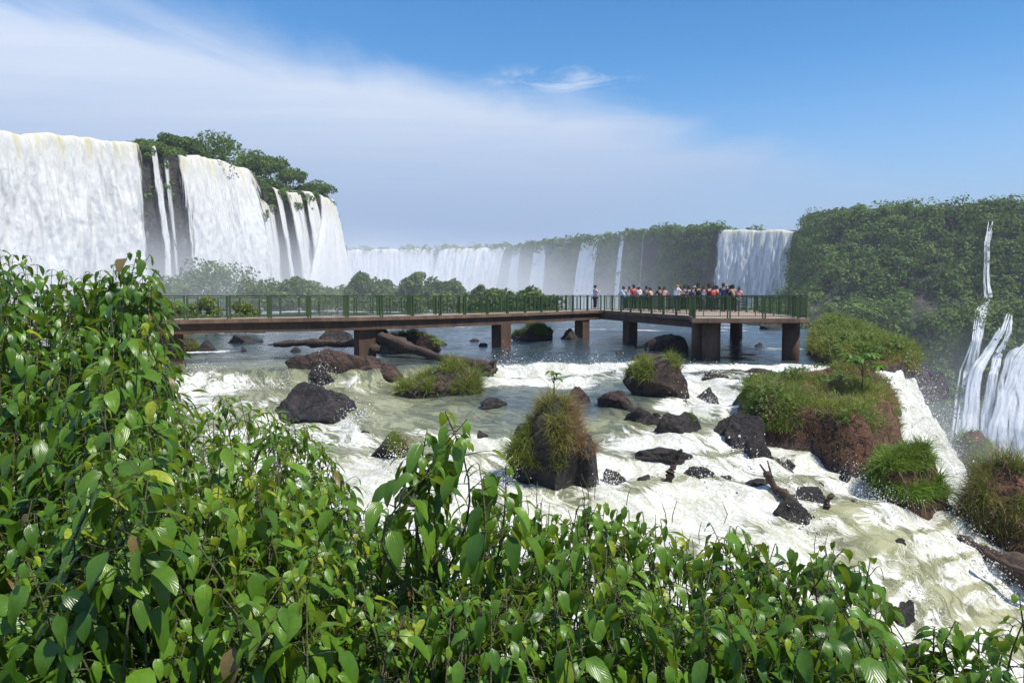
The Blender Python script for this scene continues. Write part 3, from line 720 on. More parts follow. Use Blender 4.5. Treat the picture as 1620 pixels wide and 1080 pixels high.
ribbon('waterfall', pr([(1566, 476), (1552, 495), (1545, 540), (1528, 590), (1520, 680), (1518, 740)], 0), [17 * k, 12 * k, 11 * k, 15 * k, 19 * k, 22 * k], M_FALL_CASC, 'narrow left one of the falls stepping down below the cliff terrace', amp=.5)
ribbon('waterfall', pr([(1597, 498), (1590, 525), (1572, 555), (1556, 590), (1548, 660), (1545, 740)], 0), [8 * k, 15 * k, 21 * k, 28 * k, 30 * k, 34 * k], M_FALL_CASC, 'middle one of the falls stepping down below the cliff terrace', amp=.25, strands=9)
ribbon('waterfall', pr([(1640, 540), (1618, 570), (1606, 620), (1602, 680), (1602, 745)], 0), [18 * k, 30 * k, 36 * k, 40 * k, 46 * k], M_FALL_CASC, 'wide bright fall cut by the right border, below the cliff terrace', amp=.25, strands=11)
ribbon('waterfall', pr([(740, 372 + 22), (742, 425)], 640), [4, 6], M_FALL_FAR, 'short trickle in the dark gap between the two wide distant falls', 30, 8, strands=3)

# ------------------------------------------------------------------ rocks
def rock_mesh(c, a, seed, sub=5, facets=10, rough=.135, flat=1.0, sharp=22):
    """angular boulder: soft intersection of random planes, roughened. c = centre at water level, a = half sizes"""
    V, F = SD[sub]; r_ = np.random.default_rng(seed)
    n = r_.normal(size=(facets, 3)); n /= np.linalg.norm(n, axis=1, keepdims=True); h = r_.uniform(.55, 1.0, facets)
    d = np.maximum(V @ n.T, 1e-3) / h[None]
    rr_ = (d ** sharp).sum(1) ** (-1 / sharp); rr_ = np.minimum(rr_, 1.3)
    fr = fbm(V * 1.7 + seed * 3.7, 4); fr2 = fbm(V * 5 + seed, 4)
    rr_ = rr_ * (1 + rough * 1.5 * fr + rough * .55 * fr2 - rough * .6 * np.abs(fbm(V * 3 + seed * 9, 3)))
    p = V * rr_[:, None]; top = p[:, 2].max(); p = p / np.array([np.abs(p[:, 0]).max(), np.abs(p[:, 1]).max(), top])
    p[:, 2] = np.where(p[:, 2] < 0, p[:, 2] * .8, np.abs(p[:, 2]) ** flat)
    return p * np.asarray(a) + np.asarray(c), F

def rock_at(px, py, w, h, seed, depth=1.0, sub=5, **kw):
    kw.setdefault('flat', 1.25)
    """boulder whose front water line is at picture (px,py); w,h its size in the picture"""
    b = place(px, py); d = b[1]; k = d / FPX; W_ = w * k; D = W_ * depth
    al = math.atan2(-b[2], d); H = max((h * k - D * .42 * math.sin(al)) / math.cos(al), .35 * h * k)
    c = b + np.array([b[0] / d * D * .42, D * .42, -.04]); zc = float(water_z(c[0], c[1])); c[2] = min(c[2], zc + .02)
    H = max(H + (b[2] - c[2]), zc - c[2] + .42 * h * k)
    V, F = rock_mesh(c, (W_ / 2, D / 2, H), seed, sub, **kw)
    return V, F, c, (W_ / 2, D / 2, H)

def wetness(V, c, H):
    return np.clip(1 - sm(V[:, 2] - c[2], .0, .16 + .2 * min(H, 1.5)) + .15 * fbm(V * 2.3, 3), 0, 1)

def blades(pos, nrm, n_len, width, droop=.8, spread=.5, bias=(0, 0, 1)):
    """curved grass blades at pos"""
    N = len(pos); K = 4
    dr = nrm * .35 + np.array(bias) * .8 + rng.normal(size=(N, 3)) * spread; dr /= np.linalg.norm(dr, axis=1, keepdims=True)
    L_ = n_len * rng.uniform(.5, 1.3, N); wv = np.cross(dr, rng.normal(size=(N, 3))); wv /= np.linalg.norm(wv, axis=1, keepdims=True)
    pts = [pos.copy()]; cur = pos.copy(); v = dr.copy()
    for k in range(K):
        cur = cur + v * (L_ / K)[:, None]; pts.append(cur.copy())
        v = v + np.array([0, 0, -1]) * droop * rng.uniform(.25, .75, N)[:, None]; v /= np.linalg.norm(v, axis=1, keepdims=True)
    rows = []
    for k, p in enumerate(pts):
        wd = width * (1 - (k / K) ** 1.5) + .0008
        rows += [p - wv * wd, p + wv * wd]
    V = np.stack(rows, 1).reshape(-1, 3); b = np.arange(N)[:, None] * (2 * (K + 1))
    F = np.concatenate([b + np.array([[2 * k, 2 * k + 1, 2 * k + 3, 2 * k + 2]]) for k in range(K)])
    t = rng.random(N); return V, F, np.repeat(t, 2 * (K + 1))

def weeds_on(V, F, n, parent, size, test, m=None, h=.16, name='weeds'):
    """small broad leaved plants among the grass"""
    p, nm = sample(V, F, n, test); p, nm = p[fbm(p * 1.3 + 3, 3) > .05], nm[fbm(p * 1.3 + 3, 3) > .05]
    q = np.repeat(p, 9, 0) + rng.normal(size=(len(p) * 9, 3)) * np.array([.09, .09, .05]) + np.array([0, 0, h]) + np.repeat(nm, 9, 0) * .05
    d = rng.normal(size=q.shape) * .6 + np.array([.1, -.3, .8]); d /= np.linalg.norm(d, axis=1, keepdims=True)
    A = leaf_quads(q, d, size * rng.uniform(.5, 1.4, len(q)), .5)
    o = mesh(name, A[0], A[1], m or M_MID, parent, attrs={'tint': np.repeat(np.clip(np.repeat(rng.random(len(p)), 9) * .7 + rng.random(len(q)) * .2, 0, 1), 4)}, smooth=False); o['kind'] = 'stuff'

def sample(V, F, n, test):
    a, b, c = V[F[:, 0]], V[F[:, 1]], V[F[:, 2]]; cr = np.cross(b - a, c - a); ar = np.linalg.norm(cr, axis=1); nm = cr / (ar[:, None] + 1e-12)
    i = rng.choice(len(F), n * 4, p=ar / ar.sum()); q = rng.random((n * 4, 2)); q[q.sum(1) > 1] = 1 - q[q.sum(1) > 1]
    p = a[i] + (b - a)[i] * q[:, :1] + (c - a)[i] * q[:, 1:]; ok = test(p, nm[i]); return p[ok][:n], nm[i][ok][:n]

def grass_on(V, F, n, parent, length, width, test, mt, name='grass', droop=.8, spread=.45, clump=True, stuff=True):
    p, nm = sample(V, F, n * (3 if clump else 1), test)
    if clump and len(p):
        k = fbm(p * 1.6, 3) > -.18; p, nm = p[k][:n], nm[k][:n]
    if not len(p): return None
    ln = length * np.clip(1 + .8 * fbm(p * .9, 3) + .5 * fbm(p * 4, 2), .3, 1.9)
    B = blades(p, nm, 1.0, width, droop, spread) if False else blades(p, nm, ln, width, droop, spread)
    tint = np.clip(B[2] * .55 + .25 + .35 * np.repeat(fbm(p * .8 + 5, 3), 10), 0, 1)
    o = mesh(name, B[0], B[1], mt, parent, attrs={'tint': tint}); o['kind'] = 'stuff' if stuff else 'thing'
    return o

GR = 'dark rocks in the rapids'
ROCKS = [  # px, py, w, h, seed, depth, material, label
    (497, 668, 146, 66, 5, .9, M_ROCK, 'large dark pyramid shaped boulder in the rapids beside the leafy shrub'),
    (914, 642, 52, 32, 8, .9, M_BROWN, 'small rounded brown rock left of the square block in mid river'),
    (980, 648, 82, 34, 12, .8, M_BROWN, 'square brown block in the row of mid river rocks'),
    (1012, 672, 72, 32, 15, .8, M_ROCK, 'dark slanting rock just below the square brown block'),
    (1079, 698, 100, 46, 19, .7, M_ROCK, 'sharp ridged dark rock in the rapids with a grass tuft on it'),
    (1168, 712, 84, 62, 22, .8, M_ROCK, 'tall notched dark rock in the rapids above the driftwood'),
    (1194, 736, 64, 46, 27, .8, M_ROCK, 'dark lower shoulder right of the notched rock'),
    (1055, 740, 132, 36, 31, .45, M_ROCK, 'long low dark slab behind the upright stick'),
    (1108, 764, 58, 26, 37, .7, M_ROCK, 'wet black end of the long low slab'),
    (1206, 796, 78, 30, 41, .7, M_ROCK, 'dark rock beneath the split driftwood trunk'),
    (1270, 802, 74, 32, 43, .7, M_ROCK, 'rounded black rock right of the split driftwood trunk'),
    (1250, 828, 86, 42, 47, .6, M_ROCK, 'longest wet black rock running down below the split driftwood'),
    (1238, 752, 46, 26, 53, .8, M_ROCK, 'small black rock with water pouring over it beside the notched rock'),
    (1337, 757, 18, 12, 57, 1, M_ROCK, 'tiny black rock poking out of the white rapids'),
    (1376, 764, 26, 16, 58, 1, M_ROCK, 'small wet rock at the foot of the grassy island'),
    (535, 606, 176, 56, 61, .5, M_BROWN, 'wide flat reddish brown ledge at the foot of the leftmost pier'),
    (612, 606, 84, 44, 62, .7, M_BROWN, 'reddish brown block closing the right end of the flat ledge'),
    (520, 606, 70, 26, 64, .8, M_ROCK, 'dark broken rock at the left end of the reddish ledge'),
    (780, 646, 50, 18, 67, .8, M_ROCK, 'low black rock with water spilling over it in the calm pool'),
    (385, 543, 66, 14, 71, .6, M_ROCK, 'low grey rock standing alone in the river under the footbridge'),
    (530, 538, 62, 17, 73, .6, M_ROCK, 'domed grey rock behind the horizontal log'),
    (386, 556, 14, 8, 76, .9, M_ROCK, 'tiny wet rock splashed by the current under the footbridge'),
    (324, 556, 46, 18, 79, .8, M_ROCK, 'rock right of the tawny tuft at the left end of the footbridge'),
    (278, 608, 46, 34, 83, .8, M_BROWN, 'brown rock at the left end of the ledge behind the shrub'),
    (1056, 555, 76, 28, 89, .5, M_BROWN, 'slanting brown slab below the crowded platform'),
    (1040, 572, 90, 14, 91, .5, M_BROWN, 'low flat rock washed by the current in front of the slanting slab'),
    (902, 537, 34, 18, 93, .8, M_ROCK, 'small dark rock between the second and third piers'),
    (1218, 521, 56, 9, 95, .6, M_ROCK, 'low far rock on the lip of the gorge beyond the platform'),
    (765, 548, 16, 6, 97, .8, M_ROCK, 'tiny rock upstream of the second pier'),
    (752, 540, 22, 5, 98, .8, M_BROWN, 'low reddish stone upstream of the second pier'),
    (1118, 636, 52, 24, 101, .8, M_ROCK, 'black rock veiled by white water next to the grassy island'),
    (1430, 985, 62, 34, 103, .8, M_ROCK, 'wet black rock showing behind the shrubs at the lower right'),
    (1434, 1066, 104, 52, 107, .8, M_ROCK, 'broad grey wet rock at the bottom between the two shrubs'),
    (1300, 946, 60, 30, 109, .8, M_ROCK, 'black rock half hidden behind the foreground shrubs'),
    (1580, 880, 90, 22, 111, .7, M_BROWN, 'flat brown rock under thin white water by the right log'),
    (1300, 700, 90, 26, 113, .5, M_BROWN, 'brown ledge at the waterline of the grassy island'),
    (1545, 842, 50, 18, 117, .7, M_ROCK, 'wet rock behind the upper end of the right log'),
    (1150, 690, 50, 34, 131, .8, M_ROCK, 'dark rock wedged left of the notched rock'),
    (1222, 690, 62, 22, 133, .7, M_ROCK, 'low dark rock at the waterline of the large island, left end'),
    (1410, 782, 46, 20, 135, .8, M_ROCK, 'wet rock at the foot of the lush lower grass of the island'),
    (1120, 744, 30, 14, 137, .8, M_ROCK, 'small black rock at the right tip of the long low slab'),
    (830, 690, 46, 22, 139, .8, M_ROCK, 'black rock at the left foot of the biggest grassy boulder'),
    (972, 760, 40, 20, 141, .8, M_BROWN, 'brown rock broken off the right side of the biggest grassy boulder'),
    (1130, 600, 46, 12, 143, .7, M_BROWN, 'flat stone at the brink below the platform'),
    (1190, 592, 70, 10, 145, .6, M_BROWN, 'flat brown stone washed over at the brink left of the large island'),
    (470, 585, 40, 14, 147, .8, M_ROCK, 'small rock at the left of the reddish ledge, in the dark shade'),
    (690, 604, 40, 14, 149, .8, M_ROCK, 'dark stone at the front of the low islet'),
    (640, 800, 50, 30, 121, .8, M_ROCK, 'splashed rock low in the rapids behind the leafy sprig'),
]
for i, (px, py, w) in enumerate([(1040, 660, 22), (1100, 720, 26), (1150, 760, 24), (1020, 760, 26), (1300, 775, 22), (1350, 800, 26), (1190, 660, 20), (1080, 640, 22), (700, 705, 24), (580, 690, 24), (760, 690, 26), (1250, 735, 22), (1420, 860, 26), (1000, 690, 18),
        (640, 560, 20), (700, 546, 16), (470, 556, 22), (860, 548, 16), (980, 560, 20), (1200, 548, 18)]):
    ROCKS.append((px, py, w, w * .36, 300 + i, .7, M_ROCK, 'small low wet stone barely breaking the white rapids' if i < 14 else 'small low stone in the smooth river under the footbridge'))
for (px, py, w, h, sd_, dp, m_, lab) in ROCKS:
    V, F, c, a = rock_at(px, py, w, h, sd_, dp, 6 if w > 90 else 5, **(dict(flat=.5) if 'ledge at' in lab or 'slab' in lab else {}))
    o = mesh('rock', V, F, m_, attrs={'wet': wetness(V, c, a[2])}, loc=c); tag(o, lab, 'rock', 'small low stones in the rapids' if 'barely' in lab else 'small low stones under the footbridge' if 'smooth river' in lab else GR)

def islet(name, parts, label, cat, grass, group='grassy rocks and islets in the river'):
    """rocks plus their grass; parts rows (px,py,w,h,seed,depth,mat); grass rows (part index, n, len, width, mat, test, kind)"""
    root = None; built = []
    for (px, py, w, h, sd_, dp, m_, kw) in parts:
        V, F, c, a = rock_at(px, py, w, h, sd_, dp, 6 if w > 100 else 5, **kw)
        if root is None: root = empty(name, c, label, cat, group)
        mesh('boulder' if m_ is not M_EARTH else 'earth_bank', V, F, m_, root, attrs={'wet': wetness(V, c, a[2]) * (0.3 if m_ is M_EARTH else 1)}, loc=c)
        built.append((V, F, c, a))
    for (i, n, ln, wd, m_, test, nm_) in grass:
        V, F, c, a = built[i]; k = c[1] / FPX
        grass_on(V, F, n, root, ln, wd, lambda p, q: test((p - c) / np.array(a), q), m_, nm_)
    return root, built

top = lambda z, nz=.1: (lambda p, q: (p[:, 2] > z) & (q[:, 2] > nz))
NK = dict(rough=.09)
islet('grassy_boulder', [(868, 774, 138, 150, 203, .75, M_ROCK, dict(rough=.10, facets=11, flat=.95)), (922, 777, 78, 92, 206, .9, M_ROCK, dict(rough=.09, flat=.85)), (828, 740, 52, 60, 207, .8, M_ROCK, dict(flat=.9))], 'biggest grassy boulder in mid rapids with shaggy olive and brown grass', 'boulder',
      [(0, 4200, .46, .007, M_GRASS, lambda p, q: (p[:, 2] > .22) & (p[:, 0] < .4) & (p[:, 2] < .97), 'grass'),
       (0, 4200, .44, .006, M_DRY, lambda p, q: (p[:, 2] > .36) & (p[:, 0] > -.45) & (p[:, 0] < .9), 'dry_grass'), (1, 900, .36, .006, M_DRY, lambda p, q: (p[:, 2] > .62), 'dry_grass')])
islet('grassy_boulder', [(1043, 628, 122, 66, 211, .8, M_BROWN, NK)], 'brown boulder with grass on both shoulders between the two platform piers', 'boulder',
      [(0, 1500, .42, .008, M_GRASS, lambda p, q: (p[:, 2] > .42) & ((p[:, 0] < -.3) | (p[:, 0] > .15)), 'grass')])
islet('grassy_islet', [(692, 628, 150, 52, 217, .6, M_BROWN, NK)], 'low islet with long green grass just in front of the fallen trunk', 'islet',
      [(0, 2600, .62, .009, M_GRASS, top(.12, -.2), 'grass'), (0, 600, .4, .007, M_DRY, lambda p, q: (p[:, 0] > .3) & (p[:, 2] > .2), 'dry_grass')])
islet('grassy_islet', [(645, 560, 112, 36, 223, .6, M_BROWN, NK)], 'grass topped rock behind the fallen trunk and the leftmost pier', 'islet',
      [(0, 1900, .5, .011, M_GRASS, top(.35), 'grass'), (0, 500, .4, .011, M_DRY, top(.3), 'dry_grass')])
islet('grassy_islet', [(846, 538, 80, 26, 227, .7, M_BROWN, NK)], 'bright grass topped rock just right of the second pier', 'islet',
      [(0, 1500, .5, .013, M_LUSH, top(.3), 'grass')])
islet('grassy_islet', [(297, 556, 44, 26, 229, .8, M_ROCK, NK)], 'tawny tufted rock at the left end under the footbridge', 'islet',
      [(0, 900, .45, .011, M_GRASS, top(.1, -.2), 'grass'), (0, 400, .4, .01, M_DRY, top(.1, -.2), 'dry_grass')])
islet('grassy_rock', [(618, 724, 92, 42, 233, .8, M_ROCK, NK)], 'black rock with a tuft of grass behind the tall leafy sprig', 'rock',
      [(0, 500, .35, .006, M_GRASS, lambda p, q: (p[:, 0] > .05) & (p[:, 2] > .3), 'grass'), (0, 600, .75, .005, M_DRY, lambda p, q: (p[:, 0] > .45) & (p[:, 2] > .2), 'dry_grass')])
# the big grassy island at the right and its neighbours
def mound(name, foot, tops, wall, seed, label, cat, step=.09, m=M_EARTH, minh=.3, group='grassy rocks and islets in the river'):
    """an island as a height field over its foot line; returns root, mesh arrays and the distance inside the foot line"""
    poly = np.array([place(a[1], a[2])[:2] if a[0] == 'w' else Q0(a[1], a[2]) for a in foot]); T = np.array([P(*a) for a in tops])
    A_ = np.c_[np.ones(len(T)), T[:, :2]]; co = np.linalg.lstsq(A_, T[:, 2], rcond=None)[0]
    lo, hi = poly.min(0) - .6, poly.max(0) + .6; gx, gy = np.meshgrid(np.arange(lo[0], hi[0], step), np.arange(lo[1], hi[1], step)); q = np.stack([gx, gy], -1)
    dist = np.full(gx.shape, 1e9); ins = np.zeros(gx.shape, bool)
    for i in range(len(poly)):
        u, v = poly[i], poly[(i + 1) % len(poly)]; e = v - u; t = np.clip(((q - u) @ e) / (e @ e), 0, 1); dist = np.minimum(dist, np.linalg.norm(q - u - t[..., None] * e, axis=-1))
        c = ((u[1] > gy) != (v[1] > gy)) & (gx < (v[0] - u[0]) * (gy - u[1]) / (v[1] - u[1] + 1e-12) + u[0]); ins ^= c
    dist = np.where(ins, dist, -dist) + .35 * fbm(np.stack([gx * .9, gy * .9, 0 * gx + seed], -1), 4)
    zt = co[0] + co[1] * gx + co[2] * gy + .42 * fbm(np.stack([gx * .5, gy * .5, 0 * gx + seed + 2], -1), 4) + .10 * fbm(np.stack([gx * 2.4, gy * 2.4, 0 * gx + seed], -1), 3)
    wz = water_z(gx, gy); k = sm(dist, -.1, wall); z = (wz - .35) * (1 - k) + np.maximum(zt, wz + minh + .3 * fbm(np.stack([gx * .5, gy * .5, 0 * gx + 40], -1), 3)) * k
    lx = .14 * fbm(np.stack([gx * 2, gy * 2, z * 3], -1), 3)
    V = np.stack([gx + lx, gy + lx, z + .07 * k * fbm(np.stack([gx * 5, gy * 5, z * 5], -1), 3)], -1)
    F = grid_faces(*gx.shape); F = F[(dist.ravel()[F] > -.45).any(1)]; Vf = V.reshape(-1, 3)
    us = np.unique(F); mp = np.zeros(len(Vf), int); mp[us] = np.arange(len(us)); Vf, F = Vf[us], mp[F]
    c = np.array([poly[:, 0].mean(), poly[:, 1].mean(), float(wz.mean())]); root = empty(name, c, label, cat, group)
    mesh('earth_bank', Vf, F, m, root, attrs={'wet': np.clip(1 - sm(Vf[:, 2] - wz.ravel()[us], .02, .3), 0, 1)}, loc=c)
    tri = np.concatenate([F[:, :3], F[:, [0, 2, 3]]]); zr = lambda p: p[:, 2] - water_z(p[:, 0], p[:, 1])
    return root, Vf, tri, zr
def Q0(px, d): return np.array([X(px, d), d])
def pxo(p): return p[:, 0] / p[:, 1] * FPX + 810
root, V, F, zr = mound('grassy_island', [('w', 1160, 640), ('w', 1172, 690), ('w', 1215, 702), ('w', 1290, 724), ('w', 1340, 750), ('w', 1395, 776), ('w', 1436, 730), ('w', 1430, 665), ('d', 1424, 30.2), ('d', 1380, 30.4), ('d', 1300, 29.6), ('d', 1200, 28.6), ('d', 1158, 27.6)],
    [(1170, 600, 27.5), (1300, 584, 28.5), (1430, 606, 29.8), (1200, 624, 24.8), (1300, 634, 22.9), (1400, 636, 24.2)], .75, 5.0, 'largest island with green grass above and bare reddish earth at the waterfall side', 'island')
grass_on(V, F, 11000, root, .36, .008, lambda p, q: (q[:, 2] > .62) & (zr(p) > .45), M_GRASS, 'grass', .8, .5, False)
grass_on(V, F, 1800, root, .42, .007, lambda p, q: (q[:, 2] > .55) & (zr(p) > .45) & (fbm(p * .8 + 31, 3) > .08), M_DRY, 'dry_grass', .8, .5)
weeds_on(V, F, 1300, root, .055, lambda p, q: (zr(p) > .3) & ((q[:, 2] > .6) | (pxo(p) < 1260)))
grass_on(V, F, 3500, root, .30, .009, lambda p, q: (zr(p) > .3) & (pxo(p) < 1275) & (fbm(p * 1.1, 3) > -.05), M_LUSH, 'lush_grass', .9, .5)
grass_on(V, F, 4200, root, .40, .008, lambda p, q: (q[:, 2] < .75) & (zr(p) > .35) & (pxo(p) < 1262) & (fbm(p * 1.0 + 4, 3) > -.12), M_GRASS, 'grass', 1.0, .4)
grass_on(V, F, 3200, root, .40, .006, lambda p, q: (zr(p) > .25) & (pxo(p) > 1235) & (fbm(p * .9 + 9, 3) > .02), M_DRY, 'dry_grass', 1.0, .45)
grass_on(V, F, 1800, root, .34, .009, lambda p, q: (q[:, 2] < .7) & (zr(p) > .2) & (pxo(p) > 1290) & (fbm(p * .9 + 21, 3) > .10), M_LUSH, 'lush_grass', .9, .5)
islet('grassy_islet', [(1428, 800, 148, 96, 251, .7, M_EARTH, dict(rough=.10, flat=.8)), (1374, 748, 74, 56, 252, .7, M_EARTH, NK)], 'lush green grass slope running down from the large island into the rapids', 'islet',
      [(0, 5200, .42, .008, M_LUSH, lambda p, q: (p[:, 2] > .06), 'lush_grass'), (0, 1800, .4, .008, M_GRASS, lambda p, q: (p[:, 2] > .3), 'grass'), (1, 2200, .36, .008, M_LUSH, lambda p, q: p[:, 2] > .08, 'lush_grass')])
root, V, F, zr = mound('grassy_island', [('w', 1262, 566), ('w', 1300, 582), ('w', 1350, 592), ('w', 1420, 607), ('w', 1474, 610), ('d', 1482, 33.4), ('d', 1446, 38), ('d', 1396, 44), ('d', 1335, 50), ('d', 1275, 48)],
    [(1285, 518, 44), (1350, 526, 42), (1400, 546, 38), (1455, 580, 34.8), (1300, 542, 37), (1400, 572, 34.4)], 1.3, 8.0, 'farther grassy island right of the platform on the lip of the gorge', 'island', .13, minh=.75)
grass_on(V, F, 12000, root, .60, .011, lambda p, q: zr(p) > .15, M_GRASS, 'grass', .8, .45, False)
grass_on(V, F, 4200, root, .44, .012, lambda p, q: (zr(p) > .2) & (fbm(p * .7, 3) > .0), M_LUSH, 'lush_grass', .8, .5)
grass_on(V, F, 1500, root, .5, .010, lambda p, q: (zr(p) > .2) & (fbm(p * .7 + 6, 3) > .1), M_DRY, 'dry_grass', .8, .5)
weeds_on(V, F, 2600, root, .09, lambda p, q: zr(p) > .3, None, .22)
islet('grassy_islet', [(1590, 880, 170, 150, 263, .7, M_EARTH, NK)], 'shaggy tawny islet at the right border above the fallen log', 'islet',
      [(0, 3800, .5, .007, M_GRASS, lambda p, q: p[:, 2] > .2, 'grass'), (0, 3600, .6, .006, M_DRY, lambda p, q: p[:, 2] > .08, 'dry_grass'), (0, 900, .35, .009, M_LUSH, lambda p, q: p[:, 2] > .5, 'lush_grass')])
islet('grassy_islet', [(1552, 742, 92, 66, 269, .7, M_EARTH, NK)], 'bright green tussock between the steep cascade and the gorge', 'islet',
      [(0, 2800, .42, .008, M_LUSH, lambda p, q: p[:, 2] > .1, 'lush_grass'), (0, 800, .4, .007, M_GRASS, lambda p, q: p[:, 2] > .2, 'grass')])

def tuft(px, py, n, ln, label, m=M_LUSH):
    b = place(px, py); q = b + np.concatenate([rng.normal(size=(n, 2)) * .09, np.zeros((n, 1))], 1); q[:, 2] += .22
    B = blades(q, np.tile([0, 0, 1.], (n, 1)), np.full(n, ln), .006, .7, .4)
    o = mesh('grass_tuft', B[0], B[1], m, attrs={'tint': B[2] * .8}, loc=b); tag(o, label, 'grass tuft')
tuft(1093, 676, 160, .36, 'small green grass tuft on the sharp ridged rock')

# ------------------------------------------------------------------ flying drops where the water breaks
def drops(spots, label):
    cs = []
    for (px, py, wpx, hpx, n) in spots:
        b = place(px, py); k = b[1] / FPX; x = rng.normal(size=n) * wpx * k * .35; h = np.abs(rng.normal(size=n)) ** 1.3 * hpx * k * .5
        q = np.stack([b[0] + x, b[1] + rng.normal(size=n) * .35, 0 * x], -1); q[:, 2] = water_z(q[:, 0], q[:, 1]) + h + .02; cs.append(q)
    c = np.concatenate(cs); n = len(c); sz = rng.gamma(1.6, .0032, n)[:, None] + .003
    tet = np.array([(1, 1, 1), (1, -1, -1), (-1, 1, -1), (-1, -1, 1)], float)
    V = (c[:, None] + tet[None] * sz[:, None] * rng.uniform(.5, 1.4, (n, 4, 1))).reshape(-1, 3); i = np.arange(n)[:, None] * 4
    F = np.concatenate([i + np.array([f]) for f in ((0, 1, 2), (0, 3, 1), (0, 2, 3), (1, 3, 2))])
    tag(mesh('spray', V, F, m_plain('white_drops', (.85, .86, .85), .4)), label, 'spray', kind='stuff')
drops([(x, y, w_, h_, int(n * 1.6)) for x, y, w_, h_, n in [(800, 585, 40, 16, 250), (870, 583, 60, 16, 300), (950, 585, 60, 14, 300), (430, 615, 60, 18, 300), (510, 606, 30, 26, 260), (320, 606, 40, 22, 200), (1110, 640, 60, 26, 350), (1120, 606, 40, 18, 250), (1120, 760, 60, 26, 300),
       (1190, 745, 60, 20, 260), (1240, 765, 50, 26, 350), (1280, 830, 50, 26, 300), (1370, 780, 60, 30, 350), (1480, 690, 60, 60, 700), (1510, 730, 50, 60, 700), (1460, 620, 40, 40, 400), (1530, 850, 60, 26, 400), (1580, 920, 60, 30, 400),
       (560, 668, 40, 20, 250), (640, 735, 70, 26, 350), (800, 765, 30, 40, 350), (960, 770, 40, 26, 250), (700, 770, 60, 30, 300), (1460, 960, 60, 30, 300), (1400, 800, 60, 20, 300), (1340, 700, 80, 14, 200)]], 'flying drops where the rapids break on the rocks')

# ------------------------------------------------------------------ driftwood
def log(name, pts, rad, label, cat='log', m=M_LOG, n=10, extra=()):
    pts = np.array(pts); s = np.linspace(0, 1, 26); k0 = np.linspace(0, 1, len(pts))
    c = np.stack([np.interp(s, k0, pts[:, k]) for k in range(3)], -1); r = np.interp(s, np.linspace(0, 1, len(rad)), rad)
    c = c + np.stack([1.6 * fbm(np.stack([s * 4 + j * 9, s * 0 + pts[0, 0], s * 0], -1), 3) for j in range(3)], -1) * np.mean(rad) * .6
    mb = MB(); mb.tube(c, r * (1 + .5 * fbm(np.stack([s * 9, s * 0, s * 0 + 2], -1), 3)), n + 6, .16, .55)
    for (i, tip, rr0) in extra: mb.tube([c[i], (c[i] + tip) / 2 + [0, 0, .03], tip], [rr0, rr0 * .8, rr0 * .45], 7, .3)
    o = mb.build(name, m, None, True, loc=pts[0]); o.data.polygons.foreach_set('use_smooth', np.ones(len(o.data.polygons), bool)); return tag(o, label, cat)
log('fallen_log', [P(582, 528, 38), P(620, 540, 37), P(668, 556, 35.6), P(720, 571, 34), P(778, 580, 32.6)], [.34, .36, .27, .20, .24], 'huge bleached fallen trunk lying behind the grassy islet by the leftmost pier', 'log', M_LOG, 14,
    [(24, P(786, 570, 32.4), .12), (24, P(770, 600, 32.4), .16), (25, P(776, 590, 32.2), .12), (23, P(764, 575, 32.4), .1)])
log('driftwood_log', [P(432, 543, 40), P(480, 540, 39.5), P(530, 541, 39), P(570, 544, 38.4), P(600, 556, 37)], [.10, .20, .26, .30, .26], 'long dark horizontal log lodged against the leftmost pier', 'log', M_LOG, 10, [(3, P(424, 546, 40), .07)])
b = place(1052, 764)
log('driftwood_stick', [b + [0, 0, -.15], b + [.12, 0, .25], P(1068, 730, b[1]), P(1079, 709, b[1])], [.10, .12, .10, .05], 'single upright stick standing by the long low slab', 'driftwood', M_LOG, 9)
b = place(1240, 790)
log('driftwood_stick', [P(1252, 795, b[1] - .3), P(1232, 772, b[1]), P(1210, 742, b[1])], [.13, .12, .08], 'split driftwood trunk leaning on the dark rock with a fork', 'driftwood', M_LOG, 9, [(13, P(1202, 734, b[1]), .05), (16, P(1214, 728, b[1]), .035)])
b = place(1305, 806)
log('driftwood_stick', [b + [0, 0, -.1], P(1309, 792, b[1]), P(1316, 780, b[1])], [.08, .09, .04], 'short dark stub rising from the white water right of the black rocks', 'driftwood', M_LOG, 8)
b = place(1560, 885)
log('driftwood_log', [P(1490, 840, b[1] + 1.2), P(1530, 860, b[1] + .5), P(1580, 885, b[1] - .2), P(1650, 915, b[1] - .8)], [.17, .24, .28, .32], 'thick broken log slanting into the rapids below the tawny islet', 'log', M_LOG, 12)
log('driftwood_log', [P(1560, 872, b[1] - .6), P(1600, 895, b[1] - .9), P(1660, 915, b[1] - 1.2)], [.05, .07, .08], 'thin pale branch beside the thick broken log', 'log', M_LOG, 8)

# ------------------------------------------------------------------ footbridge
DZ = -1.10
def Q(px, d): return np.array([X(px, d), d])
near_edge = [Q(-700, 23.0), Q(-250, 26.6), Q(120, 30.2), Q(270, 32.2), Q(420, 34.3), Q(577, 36.3), Q(690, 39.0), Q(793, 42.8), Q(880, 47.6), Q(953, 52.0)]
def spline(pts, n):
    pts = np.array(pts); s = np.concatenate([[0], np.cumsum(np.linalg.norm(np.diff(pts, axis=0), axis=1))]); u = np.linspace(0, s[-1], n)
    return np.stack([np.interp(u, s, pts[:, 0]), np.interp(u, s, pts[:, 1])], -1)
ne = spline(near_edge, 64)
for _ in range(3): ne[1:-1] = (ne[:-2] + 2 * ne[1:-1] + ne[2:]) / 4
tg = np.gradient(ne, axis=0); tg /= np.linalg.norm(tg, axis=1, keepdims=True); nl = np.stack([-tg[:, 1], tg[:, 0]], -1)
WID = 1.9
fe = ne + nl * WID
